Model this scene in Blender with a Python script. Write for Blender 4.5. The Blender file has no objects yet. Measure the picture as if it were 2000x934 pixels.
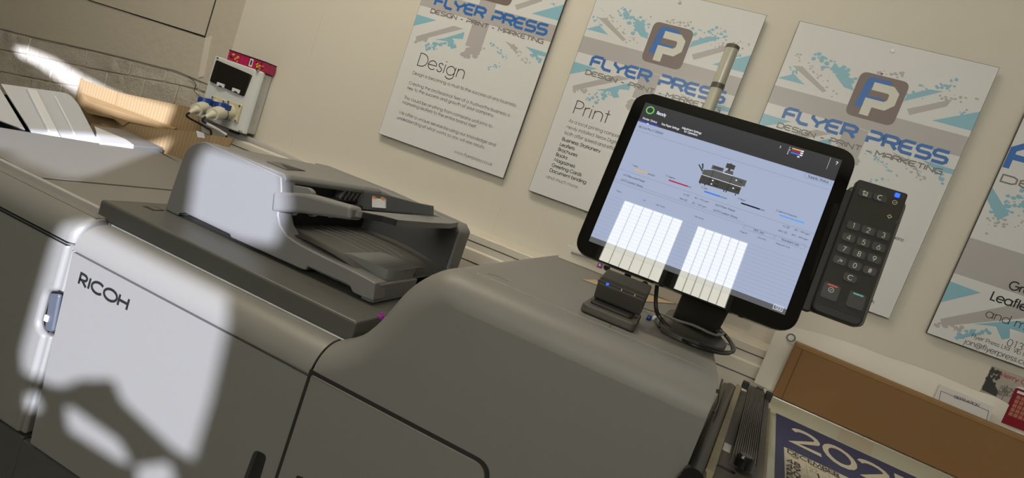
import bpy, math, random
from mathutils import Vector, Matrix, noise
from mathutils.geometry import tessellate_polygon
random.seed(7)
SC = bpy.context.scene
COL = SC.collection
pi = math.pi
rad = math.radians

# ------------------------------------------------------------------ camera
FPX, YAW, PITCH, ROLL = 1103.3, .28639, -.10733, .34298
CAM = Vector((0, 0, 1.40))
_f = Vector((-math.sin(YAW)*math.cos(PITCH), math.cos(YAW)*math.cos(PITCH), math.sin(PITCH)))
_r0 = Vector((math.cos(YAW), math.sin(YAW), 0)); _u0 = _r0.cross(_f)
_r = _r0*math.cos(ROLL) + _u0*math.sin(ROLL); _u = _u0*math.cos(ROLL) - _r0*math.sin(ROLL)
cd = bpy.data.cameras.new('camera'); cam = bpy.data.objects.new('camera', cd); COL.objects.link(cam)
cd.sensor_width = 36; cd.lens = FPX/2000*36; cd.clip_start = .02
cam.matrix_world = Matrix(((_r.x, _u.x, -_f.x, CAM.x), (_r.y, _u.y, -_f.y, CAM.y), (_r.z, _u.z, -_f.z, CAM.z), (0, 0, 0, 1)))
SC.camera = cam
def ray(px, py): return _r*((px-1000)/FPX) - _u*((py-467)/FPX) + _f
def at(px, py, y=None, z=None, x=None, pl=None):
    """the point of the room seen at a pixel, on the plane y=, z=, x= or pl=(point, normal)"""
    v = ray(px, py)
    if y is not None: t = y/v.y
    elif z is not None: t = (z-CAM.z)/v.z
    elif x is not None: t = x/v.x
    else: t = (pl[0]-CAM).dot(pl[1])/v.dot(pl[1])
    return CAM + v*t

# ------------------------------------------------------------------ light, world, exposure
SUN_DIR = Vector((-.95, 1, -.36)).normalized()
SUN_POWER = 13.6
BLIND_GLOW = 12.0
LAMP_POWER = 46
vs = SC.view_settings
SC.display_settings.display_device = 'sRGB'
vs.view_transform = 'Standard'; vs.look = 'None'; vs.gamma = 1; vs.use_curve_mapping = False
vs.exposure = 0.0
w = bpy.data.worlds.new('sky'); SC.world = w; w.use_nodes = True
w.node_tree.nodes['Background'].inputs[0].default_value = (.75, .85, 1, 1)
w.node_tree.nodes['Background'].inputs[1].default_value = 2.5
sl = bpy.data.lights.new('sun', 'SUN'); sl.energy = SUN_POWER; sl.angle = rad(.4); sl.color = (.84, .87, 1.0)
so = bpy.data.objects.new('sun', sl); COL.objects.link(so); so.rotation_euler = SUN_DIR.to_track_quat('-Z', 'Y').to_euler()
def area(name, loc, size, power, color, target):
    l = bpy.data.lights.new(name, 'AREA'); l.shape = 'RECTANGLE'; l.size, l.size_y = size; l.energy = power; l.color = color
    o = bpy.data.objects.new(name, l); COL.objects.link(o); o.location = loc
    o.rotation_euler = (Vector(target)-Vector(loc)).to_track_quat('-Z', 'Y').to_euler(); return o
area('ceiling_lamp_light', (-1.5, .8, 3.6), (1.8, .5), LAMP_POWER, (1, .89, .69), (-1.4, 1.2, 0))
area('ceiling_lamp_light', (.6, -.6, 3.6), (1.5, .5), LAMP_POWER*.1, (1, .82, .58), (.6, -.6, 0))

# ------------------------------------------------------------------ materials
def mat(name, col, rough=.5, metal=0, emit=None, estr=1, noise_s=0, noise_a=.08, bump=0, bump_s=60, spec=.5, alpha=1, trans=0, coat=0):
    m = bpy.data.materials.new(name); m.use_nodes = True; nt = m.node_tree; b = nt.nodes['Principled BSDF']
    b.inputs['Base Color'].default_value = (*col, 1); b.inputs['Roughness'].default_value = rough; b.inputs['Metallic'].default_value = metal
    b.inputs['Specular IOR Level'].default_value = spec; b.inputs['Coat Weight'].default_value = coat
    b.inputs['Transmission Weight'].default_value = trans; b.inputs['Alpha'].default_value = alpha
    if emit: b.inputs['Emission Color'].default_value = (*emit, 1); b.inputs['Emission Strength'].default_value = estr
    if noise_s or bump:
        tc = nt.nodes.new('ShaderNodeTexCoord')
    if noise_s:
        n = nt.nodes.new('ShaderNodeTexNoise'); n.inputs['Scale'].default_value = noise_s; n.inputs['Detail'].default_value = 6
        mx = nt.nodes.new('ShaderNodeMix'); mx.data_type = 'RGBA'
        mx.inputs[6].default_value = (*[c*(1-noise_a) for c in col], 1); mx.inputs[7].default_value = (*[min(1, c*(1+noise_a)) for c in col], 1)
        nt.links.new(tc.outputs['Object'], n.inputs['Vector']); nt.links.new(n.outputs['Fac'], mx.inputs[0]); nt.links.new(mx.outputs[2], b.inputs['Base Color'])
    if bump:
        n2 = nt.nodes.new('ShaderNodeTexNoise'); n2.inputs['Scale'].default_value = bump_s; n2.inputs['Detail'].default_value = 5
        bp = nt.nodes.new('ShaderNodeBump'); bp.inputs['Strength'].default_value = bump; bp.inputs['Distance'].default_value = .004
        nt.links.new(tc.outputs['Object'], n2.inputs['Vector']); nt.links.new(n2.outputs['Fac'], bp.inputs['Height']); nt.links.new(bp.outputs['Normal'], b.inputs['Normal'])
    return m
M = {}
M['wall'] = mat('wall_paint', (.65, .615, .545), .55, noise_s=3, noise_a=.03, bump=.12, bump_s=25)
M['room'] = mat('room_paint', (.36, .33, .28), .7, noise_s=2, noise_a=.04)
M['dark_room'] = mat('dark_boards', (.03, .03, .03), .6)
M['floor'] = mat('floor_vinyl', (.22, .21, .2), .5, noise_s=4)
M['trunk'] = mat('trunking_plastic', (.66, .62, .55), .4, noise_s=6, noise_a=.03)
M['pipe'] = mat('grey_pipe', (.38, .37, .37), .4, noise_s=6, noise_a=.03)
M['grey'] = mat('printer_grey', (.19, .186, .178), .48, noise_s=120, noise_a=.02, bump=.05, bump_s=900)
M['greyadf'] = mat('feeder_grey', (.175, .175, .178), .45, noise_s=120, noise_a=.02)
M['bed'] = mat('bed_dark_grey', (.085, .085, .08), .42, noise_s=100, noise_a=.04)
M['deep'] = mat('shadow_gap_black', (.012, .012, .012), .6)
M['dark'] = mat('dark_plastic', (.022, .022, .022), .5, noise_s=80, noise_a=.06, spec=.3)
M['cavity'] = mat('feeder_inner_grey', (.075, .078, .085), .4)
M['cabinet'] = mat('lower_cabinet', (.06, .06, .058), .5)
M['ink'] = mat('black_ink', (.01, .01, .01), .5)
M['white'] = mat('white_plastic', (.72, .73, .76), .4)
M['tray'] = mat('tray_white', (.48, .50, .56), .42)
M['traylight'] = mat('tray_bright_rib', (.62, .64, .70), .4)
M['handle'] = mat('latch_blue_grey', (.07, .08, .10), .35)
M['screen_black'] = mat('screen_glass_black', (.004, .004, .004), .012, spec=.7)
M['key'] = mat('key_black', (.012, .012, .012), .38)
M['pad'] = mat('keypad_face', (.018, .0165, .013), .55, spec=.3, noise_s=40, noise_a=.25)
M['padrim'] = mat('keypad_rim', (.10, .095, .08), .4)
M['keytext'] = mat('key_legend', (.55, .54, .48), .5)
M['blue_led'] = mat('blue_led', (.0, .05, .8), .3, emit=(.02, .10, 1), estr=1.6)
M['red'] = mat('red_key_bar', (.65, .09, .08), .4)
M['teal'] = mat('teal_key_bar', (.13, .42, .46), .4)
M['card'] = mat('cardboard', (.33, .22, .105), .8, noise_s=9, noise_a=.1, bump=.1, bump_s=40)
M['box'] = mat('brown_board', (.195, .10, .034), .75, noise_s=7, noise_a=.12)
M['boxedge'] = mat('brown_board_rim', (.24, .135, .05), .75, noise_s=7, noise_a=.1)
M['paper'] = mat('white_paper', (.66, .63, .58), .6, noise_s=12, noise_a=.03)
M['label'] = mat('label_paper', (.6, .59, .6), .5)
M['poster'] = mat('poster_board', (.69, .70, .72), .30, bump=.04, bump_s=220)
M['poster_edge'] = mat('poster_edge', (.03, .03, .03), .5)
M['pgrey'] = mat('print_grey', (.45, .435, .445), .32)
M['pblue'] = mat('print_pale_blue', (.26, .50, .63), .32)
M['pink_blue'] = mat('print_blue', (.04, .16, .50), .32)
M['pbrown'] = mat('print_taupe', (.20, .155, .15), .32)
M['pwhite'] = mat('print_white', (.66, .66, .61), .32)
M['ptext'] = mat('print_taupe_text', (.20, .175, .17), .32)
M['dbox'] = mat('board_grey', (.62, .64, .65), .35)
M['smoke'] = mat('smoked_window', (.014, .013, .011), .12)
M['socket'] = mat('socket_cream', (.62, .57, .42), .4)
M['blue'] = mat('socket_blue', (.012, .05, .28), .35)
M['plug'] = mat('plug_cream', (.60, .58, .48), .45)
M['cable_black'] = mat('cable_black', (.012, .012, .012), .4)
M['cable_grey'] = mat('cable_grey', (.22, .215, .2), .45)
M['pink'] = mat('carton_pink', (.42, .015, .09), .4, noise_s=60, noise_a=.3)
M['yellow'] = mat('carton_yellow', (.7, .42, .04), .5)
M['metal'] = mat('steel', (.5, .5, .5), .3, 1)
M['brass'] = mat('trimmer_brass', (.26, .225, .15), .5, noise_s=30, noise_a=.25)
M['gloss_black'] = mat('trimmer_black', (.010, .010, .010), .25, spec=.3)
M['ridge'] = mat('trimmer_grey', (.075, .07, .062), .5, spec=.4)
M['glass'] = mat('glass_top', (.53, .58, .50), .06, spec=.8)
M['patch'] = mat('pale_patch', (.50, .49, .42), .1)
M['navy'] = mat('calendar_navy', (.03, .043, .125), .4, spec=.3)
M['cream'] = mat('calendar_cream', (.60, .56, .46), .4)
M['palegrey'] = mat('calendar_grey', (.42, .40, .35), .4)
M['purple'] = mat('purple_plastic', (.28, .03, .30), .4)
M['beige'] = mat('manila', (.50, .38, .24), .7)
M['lens'] = mat('lamp_lens', (.50, .49, .42), .18, coat=.3)
M['lamptube'] = mat('lamp_tube', (.52, .51, .43), .35)
M['lampcap'] = mat('lamp_cap', (.10, .095, .08), .4)
M['orange'] = mat('orange_bits', (.7, .25, .06), .5)
M['cardsky'] = mat('greeting_sky', (.42, .38, .36), .4)
M['carddark'] = mat('greeting_dark', (.05, .05, .05), .4)
M['cardtree'] = mat('greeting_tree', (.18, .17, .165), .4)
M['cardred'] = mat('greeting_red', (.22, .008, .02), .4)
M['cardpane'] = mat('greeting_pane', (.42, .17, .12), .4)
M['textred'] = mat('greeting_text_red', (.5, .03, .03), .4)
def emi(name, c, s=1): return mat(name, (.005, .005, .005), .012, emit=c, estr=s, spec=.55)
M['s_bg'] = emi('display_pale_blue', (.37, .425, .58))
M['s_bar'] = emi('display_header', (.045, .045, .048))
M['s_foot'] = emi('display_footer', (.11, .115, .12))
M['s_purple'] = emi('display_purple', (.06, .06, .30))
M['s_white'] = emi('display_white', (.75, .78, .85))
M['s_green'] = emi('display_green', (.16, .62, .12))
M['s_black'] = emi('display_black', (.01, .012, .02))
M['s_line'] = emi('display_line', (.20, .25, .38))
M['s_grey'] = emi('display_grey', (.10, .10, .10))
M['s_mid'] = emi('display_mid_grey', (.055, .055, .05))
M['s_orange'] = emi('display_orange', (.70, .42, .14))
M['s_red'] = emi('display_red', (.42, .02, .07))
M['s_blue'] = emi('display_blue', (.04, .20, .75))
M['s_cyan'] = emi('display_cyan', (.12, .36, .85))
M['blind'] = mat('backlit_blind', (.5, .5, .45), .8, emit=(1, .985, .85), estr=BLIND_GLOW)
M['slate'] = mat('slate_print', (.11, .13, .2), .5)
M['hazy'] = mat('hazy_window', (.5, .5, .45), .8, emit=(1, .95, .85), estr=3)
M['blindgap'] = mat('blind_edge', (.3, .28, .2), .8, emit=(1, .95, .75), estr=1.6)

# ------------------------------------------------------------------ mesh helpers
class S:
    def __init__(s): s.v = []; s.f = []; s.m = []
    def add(s, vs_, fs, mi=0):
        o = len(s.v); s.v += [Vector(p) for p in vs_]
        for f in fs: s.f.append([o+i for i in f]); s.m.append(mi)
    def box(s, x0, x1, y0, y1, z0, z1, mi=0):
        s.add([(x, y, z) for z in (z0, z1) for y in (y0, y1) for x in (x0, x1)],
              [(0, 2, 3, 1), (4, 5, 7, 6), (0, 1, 5, 4), (2, 6, 7, 3), (0, 4, 6, 2), (1, 3, 7, 5)], mi)
    def prism(s, pts, fn, a, b, mi=0, holes=()):
        """pts: 2-D outline, fn(u, v, h) -> point, from height a to b"""
        loops = [list(pts)] + [list(h) for h in holes]
        flat = [p for l in loops for p in l]; n = len(flat)
        vs_ = [fn(p[0], p[1], a) for p in flat] + [fn(p[0], p[1], b) for p in flat]
        if holes: tri = tessellate_polygon([[Vector((p[0], p[1], 0)) for p in l] for l in loops])
        else: tri = [tuple(range(n))]
        fs = [tuple(t) for t in tri] + [tuple(n+i for i in reversed(t)) for t in tri]
        o = 0
        for l in loops:
            k = len(l)
            for i in range(k): j = (i+1) % k; fs.append((o+i, o+j, n+o+j, n+o+i))
            o += k
        s.add(vs_, fs, mi)
    def poly(s, pts3, mi=0): s.add(pts3, [tuple(range(len(pts3)))], mi)
    def tube(s, path, r, n=10, mi=0, caps=True):
        path = [Vector(p) for p in path]; rs = r if isinstance(r, (list, tuple)) else [r]*len(path)
        rings = []; up = None
        for i, p in enumerate(path):
            t = (path[min(i+1, len(path)-1)]-path[max(i-1, 0)]).normalized()
            if up is None: up = t.orthogonal().normalized()
            up = (up - t*up.dot(t)).normalized(); bb = t.cross(up)
            rings.append([p + (up*math.cos(2*pi*k/n)+bb*math.sin(2*pi*k/n))*rs[i] for k in range(n)])
        vs_ = [q for rg in rings for q in rg]; fs = []
        for i in range(len(path)-1):
            for k in range(n): k2 = (k+1) % n; fs.append((i*n+k, i*n+k2, (i+1)*n+k2, (i+1)*n+k))
        if caps: fs += [tuple(reversed(range(n))), tuple((len(path)-1)*n+k for k in range(n))]
        s.add(vs_, fs, mi)
    def grid(s, rows, mi=0):
        n = len(rows[0]); vs_ = [p for r_ in rows for p in r_]
        s.add(vs_, [(i*n+j, i*n+j+1, (i+1)*n+j+1, (i+1)*n+j) for i in range(len(rows)-1) for j in range(n-1)], mi)
    def build(s, name, mats, parent=None, bevel=0, seg=3, smooth=35, weld=False, solid=0):
        me = bpy.data.meshes.new(name); off = parent_loc(parent) if parent else Vector()
        me.from_pydata([p-off for p in s.v], [], s.f)
        for m_ in (mats if isinstance(mats, (list, tuple)) else [mats]): me.materials.append(m_)
        for p_, i in zip(me.polygons, s.m): p_.material_index = i
        import bmesh
        bm = bmesh.new(); bm.from_mesh(me)
        if weld: bmesh.ops.remove_doubles(bm, verts=bm.verts, dist=1e-6)
        if weld != 'open': bmesh.ops.recalc_face_normals(bm, faces=bm.faces)
        bm.to_mesh(me); bm.free()
        o = bpy.data.objects.new(name, me); COL.objects.link(o)
        if parent: o.parent = parent
        if solid:
            sm = o.modifiers.new('thick', 'SOLIDIFY'); sm.thickness = solid; sm.offset = 0
        if bevel:
            b = o.modifiers.new('bevel', 'BEVEL'); b.width = bevel; b.segments = seg; b.limit_method = 'ANGLE'; b.angle_limit = rad(40)
        if smooth:
            for p_ in me.polygons: p_.use_smooth = True
            me.set_sharp_from_angle(angle=rad(smooth if not bevel else 60))
            wn = o.modifiers.new('normals', 'WEIGHTED_NORMAL'); wn.keep_sharp = True; wn.weight = 80
        return o
def parent_loc(o):
    v = Vector()
    while o: v += o.location; o = o.parent
    return v
def thing(name, label, cat, loc, group=None):
    o = bpy.data.objects.new(name, None); COL.objects.link(o); o.location = loc; o.empty_display_size = .05
    o['label'] = label; o['category'] = cat
    if group: o['group'] = group
    return o
def tag(o, label, cat, group=None):
    o['label'] = label; o['category'] = cat
    if group: o['group'] = group
    return o
def struct(o): o['kind'] = 'structure'; return o
XZ = lambda u, v, h: Vector((u, h, v))      # outline in x-z, height along y
XY = lambda u, v, h: Vector((u, v, h))
YZ = lambda u, v, h: Vector((h, u, v))
def pxz(pts, y): return [(p.x, p.z) for p in (at(a, b, y=y) for a, b in pts)]
def pxy(pts, z): return [(p.x, p.y) for p in (at(a, b, z=z) for a, b in pts)]
def rnd(pts, r, n=5):
    """round the corners of a 2-D outline"""
    out = []; k = len(pts); rs = r if isinstance(r, (list, tuple)) else [r]*k
    for i in range(k):
        p = Vector(pts[i]); a = Vector(pts[i-1])-p; b = Vector(pts[(i+1) % k])-p
        d = min(rs[i], a.length*.49, b.length*.49)
        if d < 1e-5: out.append(tuple(p)); continue
        p0 = p+a.normalized()*d; p1 = p+b.normalized()*d
        for j in range(n+1):
            t = j/n; q = p0*(1-t)**2 + p*2*t*(1-t) + p1*t*t; out.append((q.x, q.y))
    return out
def rect(x0, x1, y0, y1): return [(x0, y0), (x1, y0), (x1, y1), (x0, y1)]
def smoothpath(pts, n=6):
    pts = [Vector(p) for p in pts]; out = []
    for i in range(len(pts)-1):
        p0 = pts[max(i-1, 0)]; p1 = pts[i]; p2 = pts[i+1]; p3 = pts[min(i+2, len(pts)-1)]
        for j in range(n):
            t = j/n
            out.append(.5*((2*p1)+(p2-p0)*t+(2*p0-5*p1+4*p2-p3)*t*t+(3*p1-p0-3*p2+p3)*t**3))
    return out + [pts[-1]]
def stroke(pts, wd, closed=False):
    """a 2-D polyline of width wd as mitred quads"""
    pts = [Vector(p) for p in pts]; n = len(pts); L, R = [], []
    for i in range(n):
        a = pts[i-1] if (i > 0 or closed) else None; b = pts[(i+1) % n] if (i < n-1 or closed) else None
        d1 = (pts[i]-a).normalized() if a is not None else None; d2 = (b-pts[i]).normalized() if b is not None else None
        if d1 is None: d1 = d2
        if d2 is None: d2 = d1
        n1 = Vector((-d1.y, d1.x)); n2 = Vector((-d2.y, d2.x)); m = n1+n2
        if m.length < .3: m = n1
        m.normalize(); k = min(1/max(m.dot(n1), .35), 2)
        L.append(pts[i]+m*wd/2*k); R.append(pts[i]-m*wd/2*k)
    q = []
    for i in range(n if closed else n-1):
        j = (i+1) % n; q.append([L[i], R[i], R[j], L[j]])
    return q

# ------------------------------------------------------------------ lettering
def _l(*c): return [(c[i], c[i+1]) for i in range(0, len(c), 2)]
def _a(cx, cy, rx, ry, a0, a1):
    n = max(3, int(abs(a1-a0)/24)); return [(cx+rx*math.cos(rad(a0+(a1-a0)*i/n)), cy+ry*math.sin(rad(a0+(a1-a0)*i/n))) for i in range(n+1)]
_o = lambda cx=2.7, cy=2.5, r=2.5: _a(cx, cy, r, r, 0, 360)
_dot = lambda x, y: _l(x, y-.35, x, y+.35)
_S = [(3.1, 4.1), (2.6, 4.8), (1.8, 5), (.9, 4.7), (.6, 3.8), (1.1, 3), (2.4, 2.4), (3.1, 1.5), (2.8, .5), (1.8, 0), (.8, .2), (.2, 1)]
_S2 = [(p[0]*1.35, p[1]*1.44) for p in _S]
G = {
 'a': (6.2, [_o(), _l(5.2, 0, 5.2, 5)]), 'b': (6.2, [_l(.5, 0, .5, 7.4), _o(3)]), 'c': (5.4, [_a(2.7, 2.5, 2.5, 2.5, 45, 315)]),
 'd': (6.2, [_o(), _l(5.2, 0, 5.2, 7.4)]), 'e': (5.8, [_l(.2, 2.5, 5.2, 2.5), _a(2.7, 2.5, 2.5, 2.5, 0, 318)]),
 'f': (2.9, [_l(1, 0, 1, 6.2)+_a(2.2, 6.2, 1.2, 1.2, 180, 80), _l(0, 5, 2.4, 5)]), 'g': (6.2, [_o(), _l(5.2, 5, 5.2, 0)+_a(2.7, -.2, 2.5, 2, 0, -155)]),
 'h': (5.6, [_l(.5, 0, .5, 7.4), _a(2.6, 3, 2.1, 2, 180, 0)+[(4.7, 0)]]), 'i': (1.8, [_l(.6, 0, .6, 5), _dot(.6, 6.6)]),
 'j': (1.9, [_l(.8, 5, .8, -1.2)+_a(-.2, -1.2, 1, 1, 0, -90), _dot(.8, 6.6)]), 'k': (4.9, [_l(.5, 0, .5, 7.4), _l(4, 5, .7, 2.4), _l(1.6, 3.1, 4.5, 0)]),
 'l': (1.8, [_l(.6, 0, .6, 7.4)]), 'm': (8.4, [_l(.5, 0, .5, 5), _a(2.2, 3.3, 1.7, 1.7, 180, 0)+[(3.9, 0)], _a(5.6, 3.3, 1.7, 1.7, 180, 0)+[(7.3, 0)]]),
 'n': (5.6, [_l(.5, 0, .5, 5), _a(2.6, 3, 2.1, 2, 180, 0)+[(4.7, 0)]]), 'o': (5.9, [_o()]), 'p': (6.2, [_l(.5, -2.2, .5, 5), _o(3)]),
 'q': (6.2, [_o(), _l(5.2, -2.2, 5.2, 5)]), 'r': (3.1, [_l(.5, 0, .5, 5), _a(2.2, 3.2, 1.7, 1.8, 180, 70)]), 's': (3.9, [_S]),
 't': (2.8, [_l(1.2, 0, 1.2, 7), _l(0, 5, 2.4, 5)]), 'u': (5.5, [_l(.5, 5, .5, 2)+_a(2.5, 2, 2, 2, 180, 360), _l(4.5, 5, 4.5, 0)]),
 'v': (4.7, [_l(.1, 5, 2.2, 0, 4.3, 5)]), 'w': (7.2, [_l(.1, 5, 1.8, 0, 3.4, 4.7, 5, 0, 6.7, 5)]), 'x': (4.6, [_l(.2, 5, 4, 0), _l(4, 5, .2, 0)]),
 'y': (4.7, [_l(.1, 5, 2.2, .2), _l(4.3, 5, 1.2, -2.2)]), 'z': (4.4, [_l(.3, 5, 3.8, 5, .3, 0, 3.9, 0)]),
 'A': (6.3, [_l(.1, 0, 3, 7.2, 5.9, 0), _l(1.1, 2.4, 4.9, 2.4)]), 'B': (5.2, [_l(.6, 0, .6, 7.2, 2.2, 7.2)+_a(2.3, 5.5, 1.7, 1.7, 90, -90)+[(.6, 3.8)], _l(2.2, 3.8, 2.6, 3.8)+_a(2.6, 1.9, 1.9, 1.9, 90, -90)+[(.6, 0)]]),
 'C': (7, [_a(3.8, 3.6, 3.5, 3.6, 45, 315)]), 'D': (6.7, [_l(.6, 0, .6, 7.2, 2.4, 7.2)+_a(2.5, 3.6, 3.6, 3.6, 90, -90)+[(.6, 0)]]),
 'E': (4.7, [_l(4.1, 7.2, .6, 7.2, .6, 0, 4.1, 0), _l(.6, 3.8, 3.9, 3.8)]), 'F': (4.5, [_l(4, 7.2, .6, 7.2, .6, 0), _l(.6, 3.8, 3.7, 3.8)]),
 'G': (7.9, [_a(3.8, 3.6, 3.5, 3.6, 45, 360)+[(4.2, 3.6)]]), 'H': (6.2, [_l(.6, 0, .6, 7.2), _l(5.5, 0, 5.5, 7.2), _l(.6, 3.8, 5.5, 3.8)]),
 'I': (1.9, [_l(.8, 0, .8, 7.2)]), 'J': (4.4, [_l(3.4, 7.2, 3.4, 1.8)+_a(1.9, 1.8, 1.5, 1.8, 0, -150)]), 'K': (5.6, [_l(.6, 0, .6, 7.2), _l(4.8, 7.2, .8, 3.6), _l(1.6, 4.2, 5.2, 0)]),
 'L': (4.2, [_l(.6, 7.2, .6, 0, 3.8, 0)]), 'M': (8.2, [_l(.4, 0, 1.4, 7.2, 4, 1, 6.6, 7.2, 7.6, 0)]), 'N': (6.6, [_l(.6, 0, .6, 7.2, 5.8, 0, 5.8, 7.2)]),
 'O': (8, [_a(3.9, 3.6, 3.6, 3.6, 0, 360)]), 'P': (5, [_l(.6, 0, .6, 7.2, 2.3, 7.2)+_a(2.4, 5.2, 2, 2, 90, -90)+[(.6, 3.2)]]),
 'Q': (8, [_a(3.9, 3.6, 3.6, 3.6, 0, 360), _l(4.6, 2.2, 7.2, -.2)]), 'R': (5.3, [_l(.6, 0, .6, 7.2, 2.3, 7.2)+_a(2.4, 5.2, 2, 2, 90, -90)+[(.6, 3.2)], _l(2, 3.2, 4.8, 0)]),
 'S': (5, [_S2]), 'T': (4.6, [_l(.1, 7.2, 4.4, 7.2), _l(2.25, 7.2, 2.25, 0)]), 'U': (6, [_l(.6, 7.2, .6, 2.3)+_a(2.9, 2.3, 2.3, 2.3, 180, 360)+[(5.2, 7.2)]]),
 'V': (6, [_l(.1, 7.2, 2.9, 0, 5.7, 7.2)]), 'W': (8.9, [_l(.1, 7.2, 2.2, 0, 4.3, 6.6, 6.4, 0, 8.5, 7.2)]), 'X': (5.7, [_l(.3, 7.2, 5.2, 0), _l(5.2, 7.2, .3, 0)]),
 'Y': (5.6, [_l(.1, 7.2, 2.7, 3.4, 5.3, 7.2), _l(2.7, 3.4, 2.7, 0)]), 'Z': (5, [_l(.3, 7.2, 4.5, 7.2, .3, 0, 4.6, 0)]),
 '0': (5.2, [_a(2.5, 3.6, 2.1, 3.6, 0, 360)]), '1': (4, [_l(1, 6.2, 2.4, 7.2, 2.4, 0)]), '2': (5, [_a(2.4, 5.2, 1.9, 2, 165, -25)+[(.4, 0), (4.5, 0)]]),
 '3': (5, [_a(2.3, 5.4, 1.8, 1.8, 150, -80)+_a(2.4, 1.9, 2, 1.9, 80, -150)]), '4': (5.2, [_l(3.7, 0, 3.7, 7.2, .4, 1.9, 4.8, 1.9)]),
 '5': (5, [_l(4.2, 7.2, 1.3, 7.2, .8, 4)+_a(2.3, 2.3, 2.1, 2.3, 115, -150)]), '6': (5.2, [_a(2.5, 2.2, 2.1, 2.2, 0, 360), _l(3.5, 7.2, .6, 3)]),
 '7': (4.8, [_l(.4, 7.2, 4.4, 7.2, 1.5, 0)]), '8': (5, [_a(2.4, 5.5, 1.7, 1.7, 0, 360), _a(2.4, 1.9, 2, 1.9, 0, 360)]), '9': (5.2, [_a(2.5, 5, 2.1, 2.2, 0, 360), _l(4.5, 4.3, 1.6, 0)]),
 '.': (1.9, [_dot(.7, .35)]), ',': (1.9, [_l(.9, .6, .4, -1.2)]), '-': (3.2, [_l(.4, 2.5, 2.7, 2.5)]), ':': (1.9, [_dot(.7, .6), _dot(.7, 4)]), '/': (3.4, [_l(.2, -.8, 3, 7.4)]),
 '(': (2.4, [_a(3, 3, 2.2, 4.6, 125, 235)]), ')': (2.4, [_a(-.6, 3, 2.2, 4.6, 55, -55)]), '~': (3.6, [_l(.3, 2.2, 1.2, 3, 2.2, 2.2, 3.1, 3)]), '?': (4.4, [_a(2.1, 5.3, 1.7, 1.8, 170, -60)+[(2.1, 2.6), (2.1, 1.8)], _dot(2.1, .4)]),
 '#': (5.6, [_l(1.4, 0, 2.2, 7), _l(3.3, 0, 4.1, 7), _l(.3, 2.2, 4.9, 2.2), _l(.6, 4.7, 5.2, 4.7)]), '*': (4.2, [_l(2, 1, 2, 6), _l(0, 2.2, 4, 4.8), _l(0, 4.8, 4, 2.2)]),
 '@': (8.4, [_a(3.9, 2.8, 1.6, 1.7, 0, 360), _l(5.5, 4.4, 5.6, 1.8)+_a(6.4, 2, .8, .9, 180, 350)+_a(4, 2.9, 3.6, 3.7, 10, 310)]), ' ': (2.9, []),
}
T = {   # squared display capitals
 'F': (.9, [_l(0, 0, 0, .8, .2, 1, .8, 1), _l(0, .5, .66, .5)]), 'L': (.86, [_l(0, 1, 0, .2, .2, 0, .72, 0)]), 'Y': (.98, [_l(0, 1, 0, .75, .4, .42, .8, .75, .8, 1), _l(.4, .42, .4, 0)]),
 'E': (.98, [_l(.8, 1, .2, 1, 0, .8, 0, .2, .2, 0, .8, 0), _l(0, .5, .7, .5)]), 'R': (.98, [_l(0, 0, 0, 1, .6, 1, .8, .85, .8, .62, .65, .48, .1, .48), _l(.42, .48, .8, 0)]),
 'P': (.98, [_l(0, 1, .6, 1, .8, .85, .8, .58, .65, .42, 0, .42, 0, 0)]), 'S': (.98, [_l(.8, 1, .15, 1, 0, .85, 0, .62, .12, .5, .68, .5, .8, .38, .8, .15, .65, 0, 0, 0)]),
 'D': (.98, [_l(0, 0, 0, 1, .6, 1, .8, .8, .8, .2, .6, 0, 0, 0)]), 'I': (.25, [_l(.02, 0, .02, 1)]), 'G': (.98, [_l(.8, 1, .2, 1, 0, .8, 0, .2, .2, 0, .8, 0, .8, .5, .45, .5)]),
 'N': (.98, [_l(0, 0, 0, 1, .78, 0, .78, 1)]), 'T': (.9, [_l(0, 1, .8, 1), _l(.4, 1, .4, 0)]), 'M': (1.12, [_l(0, 0, 0, 1, .46, .4, .92, 1, .92, 0)]),
 'A': (.98, [_l(0, 0, 0, .8, .2, 1, .6, 1, .8, .8, .8, 0), _l(0, .38, .8, .38)]), 'K': (.94, [_l(0, 0, 0, 1), _l(.75, 1, .1, .5, .75, 0)]), '-': (.75, [_l(.05, .42, .5, .42)]), ' ': (.5, []),
}
def text(s, txt, u, v, size, fn, h, mi=0, wt=.075, width=None, tab=None, sx=1, jit=.06):
    """letters from (u, v), cap height size; width= fits the line to a length; fn maps (u, v, h) to the room"""
    tab = tab or G; unit = size/7.2 if tab is G else size
    tot = sum(tab[c][0] for c in txt)*unit
    kx = (width/tot if width else 1)*sx; x = u; wd = wt*size
    for ci, c in enumerate(txt):
        adv, prims = tab[c]
        for pi_, p in enumerate(prims):
            hh = h+jit*pi_
            cl = p[0] == p[-1] or (abs(p[0][0]-p[-1][0]) < 1e-6 and abs(p[0][1]-p[-1][1]) < 1e-6 and len(p) > 5)
            q = [(x+a*unit*kx, v+b*unit) for a, b in (p[:-1] if cl else p)]
            for quad in stroke(q, wd, cl): s.poly([fn(a.x, a.y, hh) for a in quad], mi)
        x += adv*unit*kx
def disc(s, cu, cv, ru, rv, fn, h, mi=0, n=9, jit=.15):
    a0 = random.random()*6
    s.poly([fn(cu+ru*math.cos(a0+2*pi*i/n)*(1+random.uniform(-jit, jit)), cv+rv*math.sin(a0+2*pi*i/n)*(1+random.uniform(-jit, jit)), h) for i in range(n)], mi)

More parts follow.
